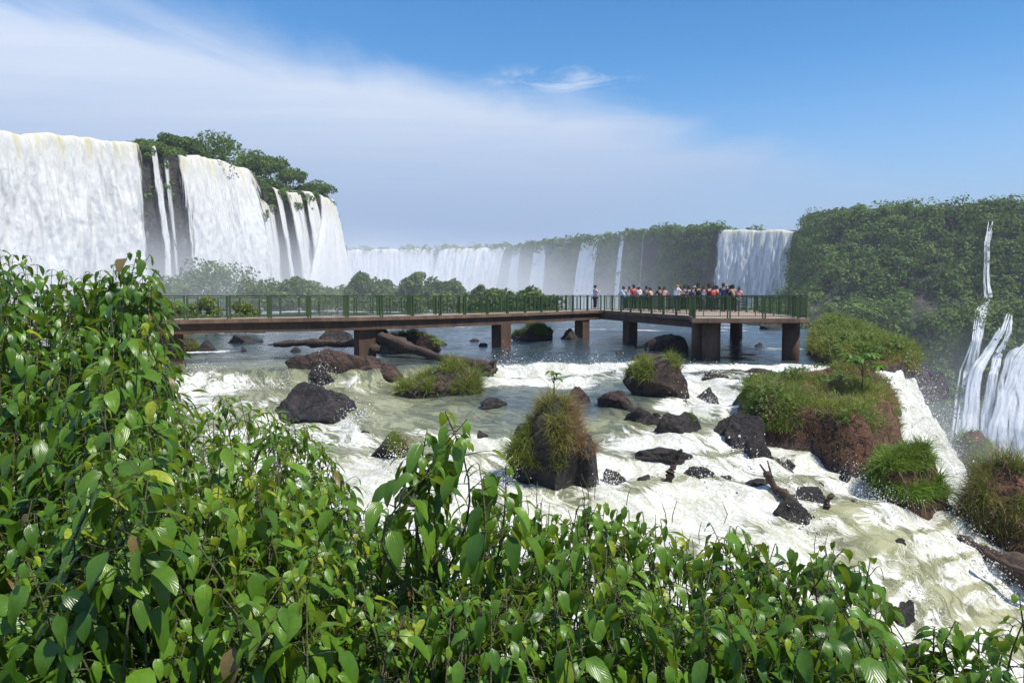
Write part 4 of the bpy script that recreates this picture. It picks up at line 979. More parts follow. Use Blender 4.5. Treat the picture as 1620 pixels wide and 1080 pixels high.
bridge = empty('footbridge', (float(ne[40, 0]), float(ne[40, 1]), -3.1), 'long curved concrete footbridge with green railings ending in a viewing platform', 'footbridge')
def slab(name, poly, z1, z0, m, parent, bev=0.0, mtop=None):
    poly = np.asarray(poly, float); n = len(poly); V = np.concatenate([np.c_[poly, np.full(n, z1)], np.c_[poly, np.full(n, z0)]])
    me = bpy.data.meshes.new(name); fs = [list(range(n)), list(range(2 * n - 1, n - 1, -1))] + [[n + i, n + (i + 1) % n, (i + 1) % n, i] for i in range(n)]
    me.from_pydata((V - np.array(parent.location)).tolist(), [], fs); me.update()
    import bmesh
    bm = bmesh.new(); bm.from_mesh(me); bmesh.ops.recalc_face_normals(bm, faces=bm.faces)
    if bev:
        es = [e for e in bm.edges if abs((e.verts[0].co - e.verts[1].co).z) < 1e-4]
        bmesh.ops.bevel(bm, geom=es, offset=bev, segments=2, affect='EDGES')
    if mtop:
        for f in bm.faces:
            if f.normal.z > .9: f.material_index = 1
    bm.to_mesh(me); bm.free()
    o = bpy.data.objects.new(name, me); C.objects.link(o); o.parent = parent; me.materials.append(m)
    if mtop: me.materials.append(mtop)
    return o
path_poly = np.concatenate([ne, fe[::-1]])
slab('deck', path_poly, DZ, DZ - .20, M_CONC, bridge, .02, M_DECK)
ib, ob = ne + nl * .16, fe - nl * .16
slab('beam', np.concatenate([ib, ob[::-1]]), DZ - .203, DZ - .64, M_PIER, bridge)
# second run and platform
A1 = ne[-1]; A2 = fe[-1]
B1 = Q(1090, 38.5); B = Q(1095, 34.2); Cc = Q(1276, 34.0); D_ = Q(1196, 46.5); D2 = Q(1200, 52); E2 = Q(985, 60)
rnd = [Cc + np.array([-.3, 0]), Cc + np.array([.25, .25]), Cc + np.array([.42, .8]), Cc + np.array([.2, 1.8])]
plat = [B, *rnd, Q(1262, 38), D_, D2, E2, A2 + [0.02, .1], A1 + [-.5, -.22], A1 + [0.02, -.12], B1]
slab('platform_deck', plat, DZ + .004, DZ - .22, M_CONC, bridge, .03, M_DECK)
cen = np.mean(plat, axis=0)
inner = [A1 + np.array([-.15, .10]), B1 + np.array([.25, .2]), B1 + np.array([2.0, 1.2]), A1 + np.array([2.2, 1.6])]
slab('beam', inner, DZ - .223, DZ - .62, M_PIER, bridge)
def pier(px, d, r, box=False, zt=DZ - .21, rz=0.0):
    c = np.array([X(px, d), d]); mb = MB()
    zb = float(water_z(c[0], c[1])) - .8
    if box: mb.box((c[0], c[1], (zt + zb) / 2), (r * 2, r * 1.6, zt - zb), rz)
    else:
        mb.tube([(c[0], c[1], zt), (c[0], c[1], (zt + zb) / 2), (c[0], c[1], zb)], r, 28)
    o = mb.build('pier', M_PIER, bridge, not box)
    return o
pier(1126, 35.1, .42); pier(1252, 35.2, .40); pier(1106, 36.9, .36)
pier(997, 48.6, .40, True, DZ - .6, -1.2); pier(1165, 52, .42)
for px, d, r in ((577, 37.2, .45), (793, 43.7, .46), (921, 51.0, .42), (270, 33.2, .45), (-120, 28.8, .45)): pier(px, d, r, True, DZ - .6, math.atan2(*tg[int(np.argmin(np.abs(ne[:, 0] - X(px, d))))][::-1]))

# railing panels: one built, the others copies
RH = 1.06
def panel_proto():
    p = empty('railing_panel', (0, 0, 0)); mb = MB()
    mb.box((.5, 0, .10), (.97, .035, .035)); mb.build('lower_rail', M_GREEN, p); mb = MB(); mb.box((.5, 0, RH - .10), (.97, .03, .03)); mb.build('upper_rail', M_GREEN, p)
    mb = MB(); mb.box((.5, 0, RH - .02), (1.0, .07, .045)); mb.build('handrail', M_RAIL, p)
    for x in (.022, .978): 
        mb = MB(); mb.box((x, 0, RH / 2 - .02), (.036, .075, RH - .045)); mb.build('post', M_GREEN, p)
    mb = MB()
    for i in range(1, 17): mb.box((i / 17, 0, RH / 2), (.0028, .005, RH - .24))
    for i in range(1, 4): mb.box((.5, .008, .1 + i * (RH - .2) / 4), (.93, .004, .004))
    mb.build('bars', M_WIRE, p)
    for x in (.27, .76): mb = MB(); mb.box((x, .0, RH / 2), (.02, .04, RH - .2)); mb.build('stile', M_GREEN, p)
    return p
def slat_panel_proto():
    p = empty('railing_panel', (0, 0, 0)); mb = MB()
    mb.box((.5, 0, .10), (.97, .035, .035)); mb.build('lower_rail', M_GREEN, p); mb = MB(); mb.box((.5, 0, RH - .02), (1.0, .07, .045)); mb.build('handrail', M_RAIL, p)
    for x in (.022, .5, .978): mb = MB(); mb.box((x, 0, RH / 2 - .02), (.03, .07, RH - .045)); mb.build('post', M_GREEN, p)
    mb = MB()
    for i in range(9): mb.box((.5, .04, .17 + i * .094), (.95, .012, .066))
    mb.build('slats', M_GREEN, p); return p
proto = panel_proto(); first = [True]; sproto = slat_panel_proto(); sfirst = [True]
def put_panel(a, b, z=DZ, slat=False):
    a, b = np.asarray(a), np.asarray(b); v = b - a; ln = np.linalg.norm(v)
    pr_, fl_ = (sproto, sfirst) if slat else (proto, first)
    if fl_[0]: p = pr_; fl_[0] = False
    else:
        p = pr_.copy(); C.objects.link(p)
        for ch in list(pr_.children):
            c = ch.copy(); C.objects.link(c); c.parent = p
    p.parent = bridge; p.matrix_parent_inverse = Matrix.Identity(4)
    p.location = Vector((a[0], a[1], z)) - bridge.location; p.rotation_euler = (0, 0, math.atan2(v[1], v[0])); p.scale = (ln, 1, 1)
def railing(poly, L0=1.85, gap=.02, slat=False):
    poly = np.asarray(poly, float)
    s = np.concatenate([[0], np.cumsum(np.linalg.norm(np.diff(poly, axis=0), axis=1))]); n = max(1, round(s[-1] / L0))
    u = np.linspace(0, s[-1], n + 1); q = np.stack([np.interp(u, s, poly[:, 0]), np.interp(u, s, poly[:, 1])], -1)
    for i in range(n):
        v = (q[i + 1] - q[i]); v = v / np.linalg.norm(v)
        put_panel(q[i] + v * gap, q[i + 1] - v * gap, slat=slat)
vis = ne[:, 0] / ne[:, 1] * FPX + 810 > 60          # the rest of the railing is hidden by the thicket
railing((ne + nl * .09)[vis]); railing((fe - nl * .09)[vis])
railing([A1 + [.12, .05], B1 + [.08, .1]], 1.75); railing([B + [.1, .1], Cc + [-.3, .1]], 1.45)
railing([B1 + [.10, -.05], B + [.12, .25]], 2.0)
railing([rnd[1] + [-.12, .05], rnd[3] + [-.12, 0]], 1.6, slat=True); railing([rnd[3] + [-.12, .1], Q(1262, 38) + [-.1, 0], D_ + [-.1, 0]], 1.8)
railing([Q(985, 54), Q(1060, 50.5), Q(1182, 46)], 1.7, slat=True)
railing([D_ + [-.1, .1], D2 + [-.1, -.1]], 1.8); railing([E2 + [.1, -.1], D2 + [-.1, -.1]], 1.8)

# ------------------------------------------------------------------ people on the platform
def skin_obj(name, verts, edges, radii, sub=2, root=0):
    me = bpy.data.meshes.new(name); me.from_pydata(verts, edges, []); me.update()
    o = bpy.data.objects.new(name, me); C.objects.link(o)
    o.modifiers.new('skin', 'SKIN'); sv = me.skin_vertices[0].data
    for i, r in enumerate(radii): sv[i].radius = (r, r) if not isinstance(r, tuple) else r; sv[i].use_root = (i == root)
    m = o.modifiers.new('sub', 'SUBSURF'); m.levels = sub; m.render_levels = sub
    dg = bpy.context.evaluated_depsgraph_get(); me2 = bpy.data.meshes.new_from_object(o.evaluated_get(dg)); me2.name = name
    bpy.data.objects.remove(o); bpy.data.meshes.remove(me)
    me2.polygons.foreach_set('use_smooth', np.ones(len(me2.polygons), bool))
    return me2
def pose_meshes(kind):
    """person facing +y, feet at z=0, 1.70 m tall"""
    lean = {0: .02, 1: .20, 2: .0, 3: .05}[kind]
    pel = (0, 0, .92); sp = (0, lean * .4, 1.12); ch = (0, lean * .8, 1.34); nk = (0, lean + .0, 1.47); hd = (0, lean + .03, 1.55); ht = (0, lean + .03, 1.65)
    V = [pel, sp, ch, nk, hd, ht]; E = [(0, 1), (1, 2), (2, 3), (3, 4), (4, 5)]; Rr = [(.15, .105), (.135, .10), (.15, .105), (.055, .055), (.082, .095), (.070, .085)]
    V.append((0, lean + .125, 1.555)); E.append((4, 6)); Rr.append(.018)                     # nose
    arm = {}
    for s in (-1, 1):
        sh = (s * .185, lean * .8, 1.385)
        if kind == 0: el, wr = (s * .24, .10 + lean, 1.18), (s * .09, .30 + lean, 1.38)
        elif kind == 1: el, wr = (s * .25, .22 + lean, 1.16), (s * .16, .44 + lean, 1.09)
        elif kind == 2: el, wr = (s * .235, -.02, 1.12), (s * .24, .06, .88)
        else: el, wr = ((s * .27, .10, 1.42), (s * .16, .20, 1.62)) if s > 0 else ((s * .235, 0, 1.12), (s * .22, .10, .90))
        i = len(V); V += [sh, el, wr]; E += [(2, i), (i, i + 1), (i + 1, i + 2)]; Rr += [.062, .044, .030]
        d = np.array(wr) - np.array(el); d /= np.linalg.norm(d); pm = np.array(wr) + d * .07; V.append(tuple(pm)); E.append((i + 2, i + 3)); Rr.append((.036, .022))
        sd_ = np.cross(d, [s * .2, .3, 1]); sd_ /= np.linalg.norm(sd_)
        for f in range(4):
            a = pm + d * .03 + sd_ * (f - 1.5) * .021; e2 = a + d * (.055 - .006 * abs(f - 1.2)) + np.array([0, 0, -.012]); j = len(V)
            V += [tuple(a), tuple(e2)]; E += [(i + 3, j), (j, j + 1)]; Rr += [.010, .007]
        j = len(V); a = np.array(wr) + d * .03 - sd_ * .035; V += [tuple(a), tuple(a + d * .04 - sd_ * .012)]; E += [(i + 2, j), (j, j + 1)]; Rr += [.012, .009]
        arm[s] = (sh, el, wr)
    legs = {}
    for s in (-1, 1):
        hp = (s * .09, 0, .86); kn = (s * .105, .03, .48); an = (s * .11, 0, .09); toe = (s * .125, .15, .035)
        i = len(V); V += [hp, kn, an, toe]; E += [(0, i), (i, i + 1), (i + 1, i + 2), (i + 2, i + 3)]; Rr += [.088, .058, .040, .035]; legs[s] = (hp, kn, an)
    body = skin_obj('body', V, E, Rr)
    sv = [(0, 0, .86), sp, ch, (0, lean, 1.43)]; se = [(0, 1), (1, 2), (2, 3)]; sr = [(.165, .125), (.155, .122), (.168, .125), (.075, .072)]
    for s in (-1, 1):
        sh, el, wr = arm[s]; m = tuple(np.array(sh) * .35 + np.array(el) * .65); i = len(sv); sv += [sh, m]; se += [(2, i), (i, i + 1)]; sr += [.078, .064]
    shirt = skin_obj('shirt', sv, se, sr)
    tv = [(0, 0, .93)]; te = []; tr = [(.160, .118)]
    for s in (-1, 1):
        hp, kn, an = legs[s]; i = len(tv); tv += [hp, kn, (an[0], an[1], .14)]; te += [(0, i), (i, i + 1), (i + 1, i + 2)]; tr += [.102, .074, .060]
    trs = skin_obj('trousers', tv, te, tr)
    hair = skin_obj('hair', [(0, lean + .0, 1.62), (0, lean + .02, 1.68), (0, lean - .05, 1.56)], [(0, 1), (0, 2)], [(.088, .094), (.072, .08), (.072, .055)])
    brim = skin_obj('cap', [(0, lean + .02, 1.665), (0, lean + .02, 1.71), (0, lean + .15, 1.66)], [(0, 1), (0, 2)], [(.100, .108), (.075, .085), (.06, .02)])
    pack = skin_obj('backpack', [(0, lean * .5 - .19, 1.05), (0, lean * .8 - .20, 1.22), (0, lean * .9 - .17, 1.38)], [(0, 1), (1, 2)], [(.14, .08), (.15, .09), (.11, .06)])
    return dict(body=body, shirt=shirt, trousers=trs, hair=hair, cap=brim, backpack=pack)
POSE = {k: pose_meshes(k) for k in range(4)}
CM = {}
def cloth(c):
    if c not in CM: CM[c] = m_plain('cloth', c, .85)
    return CM[c]
SKINS = [(.42, .24, .16), (.30, .16, .10), (.50, .31, .22)]
def person(px, d, yaw, pose, scale, shirt, trousers, hair, label, cap=None, pack=None, group='people crowding the viewing platform'):
    e = empty('person', (X(px, d), d, DZ + .006), label, 'person', group); e.rotation_euler = (0, 0, R(yaw)); e.scale = (scale,) * 3
    items = [('body', SKINS[int(px) % 3]), ('shirt', shirt), ('trousers', trousers), ('hair', hair)]
    if cap: items.append(('cap', cap))
    if pack: items.append(('backpack', pack))
    for n, c in items:
        me = POSE[pose][n]
        if not me.materials: me.materials.append(None)
        o = bpy.data.objects.new(n, me); C.objects.link(o); o.parent = e
        o.material_slots[0].link = 'OBJECT'; o.material_slots[0].material = cloth(c)
    return e
WH, NV, RD, BK, LB, PK, TN, GY, TL, LI = (.72, .72, .74), (.025, .04, .13), (.50, .025, .03), (.015, .015, .018), (.35, .55, .75), (.7, .30, .30), (.40, .28, .18), (.45, .46, .48), (.05, .45, .50), (.52, .48, .72)
DK, BR, JN = (.012, .010, .009), (.05, .028, .015), (.05, .07, .13)
person(941, 53.0, -65, 0, 1.02, LI, BK, DK, 'lone man in a lilac shirt standing at the bend of the footbridge', group='people on the footbridge')
def back_d(px): return float(np.interp(px, [985, 1060, 1182], [54, 50.5, 46])) + .75
for (px, dd_, yaw, po, sc_, sh, tr_, hr, lab, cp, pk) in [
    (988, 0, 20, 1, .99, LB, JN, BR, 'person in a light blue top, first at the left end of the platform crowd', None, None),
    (995, .3, -10, 0, .98, WH, BK, DK, 'person in a white shirt between the light blue top and the red shirt', None, None),
    (1002, 0, 15, 2, 1.05, RD, BK, DK, 'man in a bright red shirt near the left end of the crowd', None, None),
    (1008, .5, -20, 1, 1.02, WH, JN, (.3, .27, .24), 'grey haired person in white next to the bright red shirt', None, None),
    (1013, 0, 30, 1, .97, GY, BK, BR, 'person in a pale grey top leaning on the rail beside the grey haired one', None, None),
    (1022, .2, -15, 0, .98, NV, BK, DK, 'person in navy standing alone in the gap of the crowd', None, None),
    (1031, .4, 40, 1, .93, TN, JN, BR, 'person in a tan top with bare shoulders right of the navy one', None, None),
    (1045, .0, 20, 1, .96, BK, BK, DK, 'dark haired person in black bending over the rail in the middle of the crowd', None, None),
    (1049, .3, -30, 1, .95, PK, WH, BR, 'person in pale pink bending beside the dark haired one', None, None),
    (1067, -1.2, -70, 1, 1.06, WH, JN, (.32, .2, .1), 'taller nearer person in a white shirt with a light brown hat leaning sideways', (.35, .25, .16), None),
    (1074, .4, 10, 0, .97, WH, BK, DK, 'person in white just behind the tall one with the hat', None, None),
    (1082, .1, -10, 2, 1.0, NV, BK, DK, 'person in a dark blue shirt left of the two whites', None, None),
    (1089, .5, 20, 0, .98, WH, JN, DK, 'person in white with a small blue pack in the right half of the crowd', None, NV),
    (1097, .1, -25, 1, 1.0, NV, BK, (.3, .28, .25), 'grey haired person in navy left of the black backpack', None, None),
    (1104, -.6, 10, 2, 1.03, BK, BK, DK, 'person in a black sun hat with a big black backpack', (.02, .02, .025), BK),
    (1112, .3, -20, 0, .97, LB, WH, BR, 'person in light blue right of the black sun hat', None, None),
    (1121, .2, 15, 2, 1.02, (.16, .03, .05), BK, DK, 'person in maroon wearing a red cap', (.5, .03, .04), None),
    (1128, .0, -20, 1, .96, RD, JN, DK, 'person in a red top with dark long hair right of the red cap', None, None),
    (1133, .6, 30, 0, .98, BK, BK, DK, 'person in black behind the red top', None, None),
    (1143, -.2, -35, 3, 1.06, NV, BK, DK, 'tall man in a navy vest with a white cap', (.75, .75, .75), None),
    (1150, .3, 10, 0, .97, TN, JN, BR, 'person in tan holding something up right of the white cap', None, None),
    (1155, .0, -15, 1, .98, BK, BK, DK, 'person in a black top leaning on the rail near the right end of the crowd', None, None),
    (1162, .1, 25, 1, .99, TN, BK, DK, 'person with a turquoise cap near the right end of the crowd', TL, None),
    (1168, .3, -10, 2, .93, PK, WH, BR, 'person in salmon pink, last at the right end of the crowd', None, None)]:
    person(px, back_d(px) + dd_, yaw, po, sc_, sh, tr_, hr, lab, cp, pk)

# ------------------------------------------------------------------ broad leaves
def leaf_blades(base, az, p0, p1, ln, wd, fold=.25, roll=None, K=6, ovate=True):
    """drooping pointed leaves; all arrays of length N"""
    N = len(base); roll = np.zeros(N) if roll is None else roll
    out = np.stack([np.cos(az), np.sin(az), 0 * az], -1); lat0 = np.stack([-np.sin(az), np.cos(az), 0 * az], -1)
    cur = base.copy(); rows = []; uv = []
    for k in range(K + 1):
        s = k / K; pit = p0 + (p1 - p0) * s ** .8
        d = out * np.cos(pit)[:, None] + np.array([0, 0, 1.]) * np.sin(pit)[:, None]
        nm = -out * np.sin(pit)[:, None] + np.array([0, 0, 1.]) * np.cos(pit)[:, None]
        lat = lat0 * np.cos(roll)[:, None] + nm * np.sin(roll)[:, None]; nm2 = nm * np.cos(roll)[:, None] - lat0 * np.sin(roll)[:, None]
        if k: cur = cur + d * (ln / K)[:, None]
        prof = (math.sin(math.pi * min(1, s ** .62 * .98)) ** .85 if ovate else math.sin(math.pi * (s ** .8)) ** 1.0) if 0 < s < 1 else (.04 if s == 0 else .0)
        w = (wd * .5 * prof)[:, None]
        wav = .12 * np.sin(s * 9 + az * 5)[:, None] * w
        rows += [cur - lat * w + nm2 * (w * fold + wav), cur, cur + lat * w + nm2 * (w * fold - wav)]
        uv += [(.5 - .5 * max(prof, .02), s), (.5, s), (.5 + .5 * max(prof, .02), s)]
    V = np.stack(rows, 1).reshape(-1, 3); U = np.tile(np.array(uv), (N, 1)); m = 3 * (K + 1); b = np.arange(N)[:, None] * m
    F = np.concatenate([b + np.array([[3 * k + j, 3 * k + j + 1, 3 * k + j + 4, 3 * k + j + 3]]) for k in range(K) for j in (0, 1)])
    return V, F, U, m

def gap_noise(c): return float(fbm(np.array([c]) * 3.4, 2)[0])

class Shrub:
    def __init__(s): s.b = []; s.az = []; s.p0 = []; s.p1 = []; s.l = []; s.w = []; s.rl = []; s.t = []; s.mb = MB()
    def leaf(s, b, az, p0, p1, l, w, rl, t):
        for a, v in zip((s.b, s.az, s.p0, s.p1, s.l, s.w, s.rl, s.t), (b, az, p0, p1, l, w, rl, t)): a.append(v)
    def shoot(s, tip, foot, L, asp, node=.05, reach=.75, droop=1.0, spike=False, tint=.4, per=1, upright=0.0):
        tip = np.asarray(tip, float); foot = np.asarray(foot, float); n = 9; q = np.linspace(0, 1, n)
        bow = np.array([random.gauss(0, .10), random.gauss(0, .10), 0])
        path = foot[None] * (1 - q[:, None]) + tip[None] * q[:, None] + bow * (np.sin(q * math.pi) ** 1)[:, None]
        s.mb.tube(path, np.linspace(.0075, .0022, n), 5)
        ln = np.linalg.norm(tip - foot); a = random.random() * 6.28; dist = 0.0
        while dist < min(ln * .96, reach):
            k = 1 - dist / ln; c = np.array([np.interp(k, q, path[:, j]) for j in range(3)])
            if dist > .12 and gap_noise(c) < -.16: a += 2.4; dist += node; continue
            for r in range(per):
                az = a + r * 3.14159 + random.gauss(0, .35); young = min(1, .62 + dist / .16)
                pet = (.02 + .05 * random.random() + (.10 * random.random() if dist > .15 else 0)) * min(1, .3 + dist / .2)
                pu = random.uniform(-.1, .6); pd = np.array([math.cos(az) * math.cos(pu), math.sin(az) * math.cos(pu), math.sin(pu)])
                e = c + pd * pet
                s.mb.tube([c, c + pd * pet * .6 + [0, 0, .004], e], [.0028, .0022, .0018], 3)
                p0 = random.uniform(-.95, .20) + upright; p1 = p0 - droop * random.uniform(.6, 1.25)
                l = L * .98 * young * random.uniform(.55, 1.2)
                s.leaf(e, az, p0, max(p1, -1.55), l, l * asp * random.uniform(.85, 1.15), random.gauss(0, .4), 1.0 if random.random() < .004 else min(.985, max(0, random.gauss(tint, .24) + (.2 if dist < .08 else 0))))
            a += 2.4; dist += node * random.uniform(.6, 1.5)
        if spike:
            for _ in range(random.choice((1, 1, 2))):
                t0 = tip + np.array([random.gauss(0, .02), random.gauss(0, .02), 0]); s.mb.tube([t0, t0 + [random.gauss(0, .008), 0, .05], t0 + [random.gauss(0, .02), random.gauss(0, .02), random.uniform(.08, .14)]], [.0016, .0022, .0012], 4)
    def build(s, name, label, cat, mt, group, ovate=True, fold=.25):
        b = np.array(s.b); loc = np.array([b[:, 0].mean(), b[:, 1].mean(), b[:, 2].min() - .3]); e = empty(name, loc, label, cat, group)
        V, F, U, m = leaf_blades(b, np.array(s.az), np.array(s.p0), np.array(s.p1), np.array(s.l), np.array(s.w), fold, np.array(s.rl), 6, ovate)
        mesh('foliage', V, F, mt, e, uv=U, attrs={'tint': np.repeat(np.array(s.t), m)})
        s.mb.build('stem', M_STEM, e, True); return e

CONT = np.array([(-200, 400), (-60, 392), (0, 392), (30, 395), (60, 412), (90, 432), (120, 418), (160, 405), (205, 392), (240, 410), (252, 470), (262, 540), (278, 600), (310, 648), (345, 616), (420, 616), (450, 640),
                 (520, 690), (545, 740), (570, 790), (610, 795), (650, 790), (700, 800), (760, 795), (820, 795), (850, 782), (900, 790), (960, 786), (1010, 806), (1060, 822), (1095, 850), (1140, 822),
                 (1200, 836), (1245, 862), (1285, 880), (1322, 840), (1350, 872), (1385, 880), (1402, 950), (1412, 1040), (1440, 1100)])
def ctop(px): return float(np.interp(px, CONT[:, 0], CONT[:, 1]))
GS = 'leafy shrubs along the near bank'
def bush(label, x0, x1, rows, L, asp, mt, cat='shrub', ovate=True, spike=False, tint=.4, droop=1.0, per=1, lean=0.25, contour=None, node=.05, upright=0., reach=.8):
    s = Shrub()
    for (n, d0, d1, o0, o1) in rows:
        n = int(n * 1.3)
        for i in range(n):
            px = x0 + (x1 - x0) * (i + random.random()) / n; d = random.uniform(d0, d1)
            py = (contour or ctop)(px) + random.uniform(o0, o1)
            t = P(px, py, d); zf = float(bank_z(np.array(t[0]), np.array(min(d, 4.6))))
            h = max(t[2] - zf, .35); h = min(h, 3.0)
            f = t + np.array([random.gauss(0, lean) * .6, random.gauss(0, lean) * .5 - .1, -h])
            s.shoot(t, f, L, asp, node, reach, droop, spike and random.random() < .16, tint, per, upright)
    return s.build('leafy_shrub', label, cat, mt, GS, ovate)

# left thicket, tall
bush('tallest dark green thicket at the left border of the near bank', -140, 110, [(26, 5.2, 6.0, 0, 60), (26, 4.6, 5.2, 60, 200), (24, 4.0, 4.6, 160, 330)], .135, .44, M_LEAF, tint=.32, per=2, node=.06, reach=1.0)
bush('tall thicket with a bent sprig reaching over the left end of the railing', 105, 240, [(20, 5.0, 5.6, 0, 45), (24, 4.5, 5.1, 60, 190), (22, 4.0, 4.5, 160, 320)], .125, .46, M_LEAF, tint=.36, per=2, node=.06, reach=.9,
     contour=lambda px: ctop(px) + 18)
bush('narrow leaved shrub with glossy whorls right of the tall left thicket', 235, 440, [(18, 4.9, 5.4, 10, 55), (22, 4.3, 4.8, 60, 160), (18, 3.9, 4.3, 140, 260)], .13, .30, M_LEAF2, ovate=False, tint=.5, per=2, node=.05, upright=.2, reach=.7)
bush('narrow leaved shrub hiding the foot of the pyramid shaped boulder', 420, 545, [(16, 4.6, 5.0, 8, 50), (18, 4.1, 4.5, 60, 150), (16, 3.7, 4.1, 130, 240)], .13, .30, M_LEAF2, ovate=False, tint=.48, per=2, node=.05, upright=.2, reach=.7)
bush('low broad leaved shrub in the bottom left corner', -120, 140, [(22, 3.4, 3.9, 240, 380), (26, 2.8, 3.3, 360, 520), (26, 2.2, 2.7, 480, 680)], .135, .46, M_LEAF, tint=.36, per=2, node=.055, reach=.9)
bush('glossy broad leaved shrub below the tall left thicket', 120, 350, [(22, 3.4, 3.9, 120, 260), (26, 2.8, 3.3, 230, 360), (24, 2.3, 2.7, 320, 470)], .13, .46, M_LEAF3, tint=.40, per=2, node=.055, reach=.9)
bush('sunlit broad leaved shrub below the narrow leaved shrubs', 320, 560, [(20, 3.5, 4.0, 70, 160), (26, 2.9, 3.4, 130, 260), (24, 2.3, 2.8, 250, 400)], .13, .46, M_LEAF3, tint=.42, per=2, node=.055, reach=.9)
# middle and right row
bush('upright shrub with flower spikes in the middle of the foreground', 545, 740, [(20, 3.5, 4.0, 5, 45), (22, 3.0, 3.4, 60, 150), (22, 2.4, 2.9, 130, 250)], .118, .44, M_LEAF, spike=True, tint=.46, droop=1.2, per=1, node=.036)
bush('upright shrub with flower spikes below the biggest grassy boulder', 735, 930, [(20, 3.3, 3.8, 0, 40), (22, 2.9, 3.3, 50, 140), (22, 2.3, 2.8, 130, 240)], .118, .44, M_LEAF, spike=True, tint=.46, droop=1.2, per=1, node=.036)
bush('upright shrub with flower spikes below the long low slab', 925, 1095, [(18, 3.3, 3.8, 0, 40), (20, 2.9, 3.3, 50, 140), (20, 2.3, 2.8, 120, 230)], .118, .44, M_LEAF3, spike=True, tint=.44, droop=1.2, per=1, node=.036)
bush('upright shrub with drooping leaves before the split driftwood', 1095, 1260, [(16, 3.3, 3.7, 0, 35), (17, 2.9, 3.2, 50, 130), (18, 2.3, 2.8, 120, 220)], .122, .46, M_LEAF, spike=True, tint=.40, droop=1.2, per=1, node=.038)
bush('dark shrub with large drooping leaves, right end of the foreground row', 1260, 1405, [(14, 3.2, 3.6, 0, 35), (13, 2.8, 3.1, 50, 120), (14, 2.3, 2.7, 100, 200)], .135, .48, M_LEAF, spike=True, tint=.34, droop=1.2, per=1, node=.040)
bush('fine leaved sprawling shrub low in the middle of the foreground', 480, 900, [(34, 2.35, 2.9, 120, 290)], .075, .46, M_LEAF2, tint=.55, per=2, node=.030, reach=.55)
bush('fine leaved sprawling shrub low before the upright shrubs at the right', 960, 1330, [(30, 2.35, 2.9, 110, 260)], .075, .5, M_LEAF2, tint=.5, per=2, node=.030, reach=.55)
bush('fine leaved sprawling shrub among the broad leaves at the lower left', 40, 330, [(30, 2.6, 3.2, 330, 560)], .07, .46, M_LEAF2, tint=.55, per=2, node=.030, reach=.5)
def sprig(label, tips, L, mt, asp=.46, droop=1.3, tint=.45, per=1, node=.045, reach=.5, ovate=True, spike=False):
    s = Shrub()
    for (px, py, d, fx, fy) in tips: s.shoot(P(px, py, d), P(fx, fy, d), L, asp, node, reach, droop, spike, tint, per)
    return s.build('leafy_sprig', label, 'shrub', mt, GS, ovate)
sprig('tall leafy sprig rising alone before the rapids with long hanging leaves', [(704, 652, 3.1, 692, 930), (676, 680, 3.15, 700, 930), (738, 664, 3.1, 705, 930), (758, 735, 3.05, 720, 960), (700, 730, 3.0, 692, 960), (800, 738, 3.05, 740, 980), (655, 715, 3.1, 680, 960), (722, 690, 3.05, 700, 950), (680, 770, 3.0, 690, 980)], .152, M_LEAF3, .42, 1.3, .40, 1, .021, .36)
sprig('bent twig with hanging leaves above the left thicket', [(218, 396, 5.0, 175, 640), (236, 404, 5.0, 185, 620), (252, 430, 5.0, 190, 600), (225, 440, 4.9, 180, 620), (205, 400, 5.1, 170, 640)], .14, M_LEAF, .46, 1.2, .4, 1, .05, .55)
sprig('drooping outer twig of the left thicket in front of the railing', [(240, 500, 4.8, 180, 700), (258, 548, 4.7, 190, 720), (270, 580, 4.6, 200, 720), (268, 596, 4.6, 200, 760)], .13, M_LEAF, .44, 1.3, .36, 1, .045, .6)
sprig('small separate shrub in the bottom right corner', [(1478, 992, 2.9, 1520, 1230), (1510, 984, 2.9, 1525, 1230), (1548, 996, 2.85, 1535, 1240), (1580, 1015, 2.8, 1545, 1240), (1602, 990, 2.9, 1570, 1240), (1466, 1020, 2.9, 1515, 1240), (1545, 1040, 2.7, 1540, 1260), (1580, 1055, 2.6, 1555, 1280), (1505, 1042, 2.7, 1530, 1260)],
      .115, M_LEAF2, .40, 1.0, .42, 2, .026, .42)
sprig('young heart leaved climber at the right border', [(1612, 938, 2.7, 1640, 1250), (1628, 965, 2.6, 1650, 1250), (1622, 1015, 2.5, 1650, 1260)], .075, M_LEAF3, .7, 1.0, .6, 1, .06, .4)

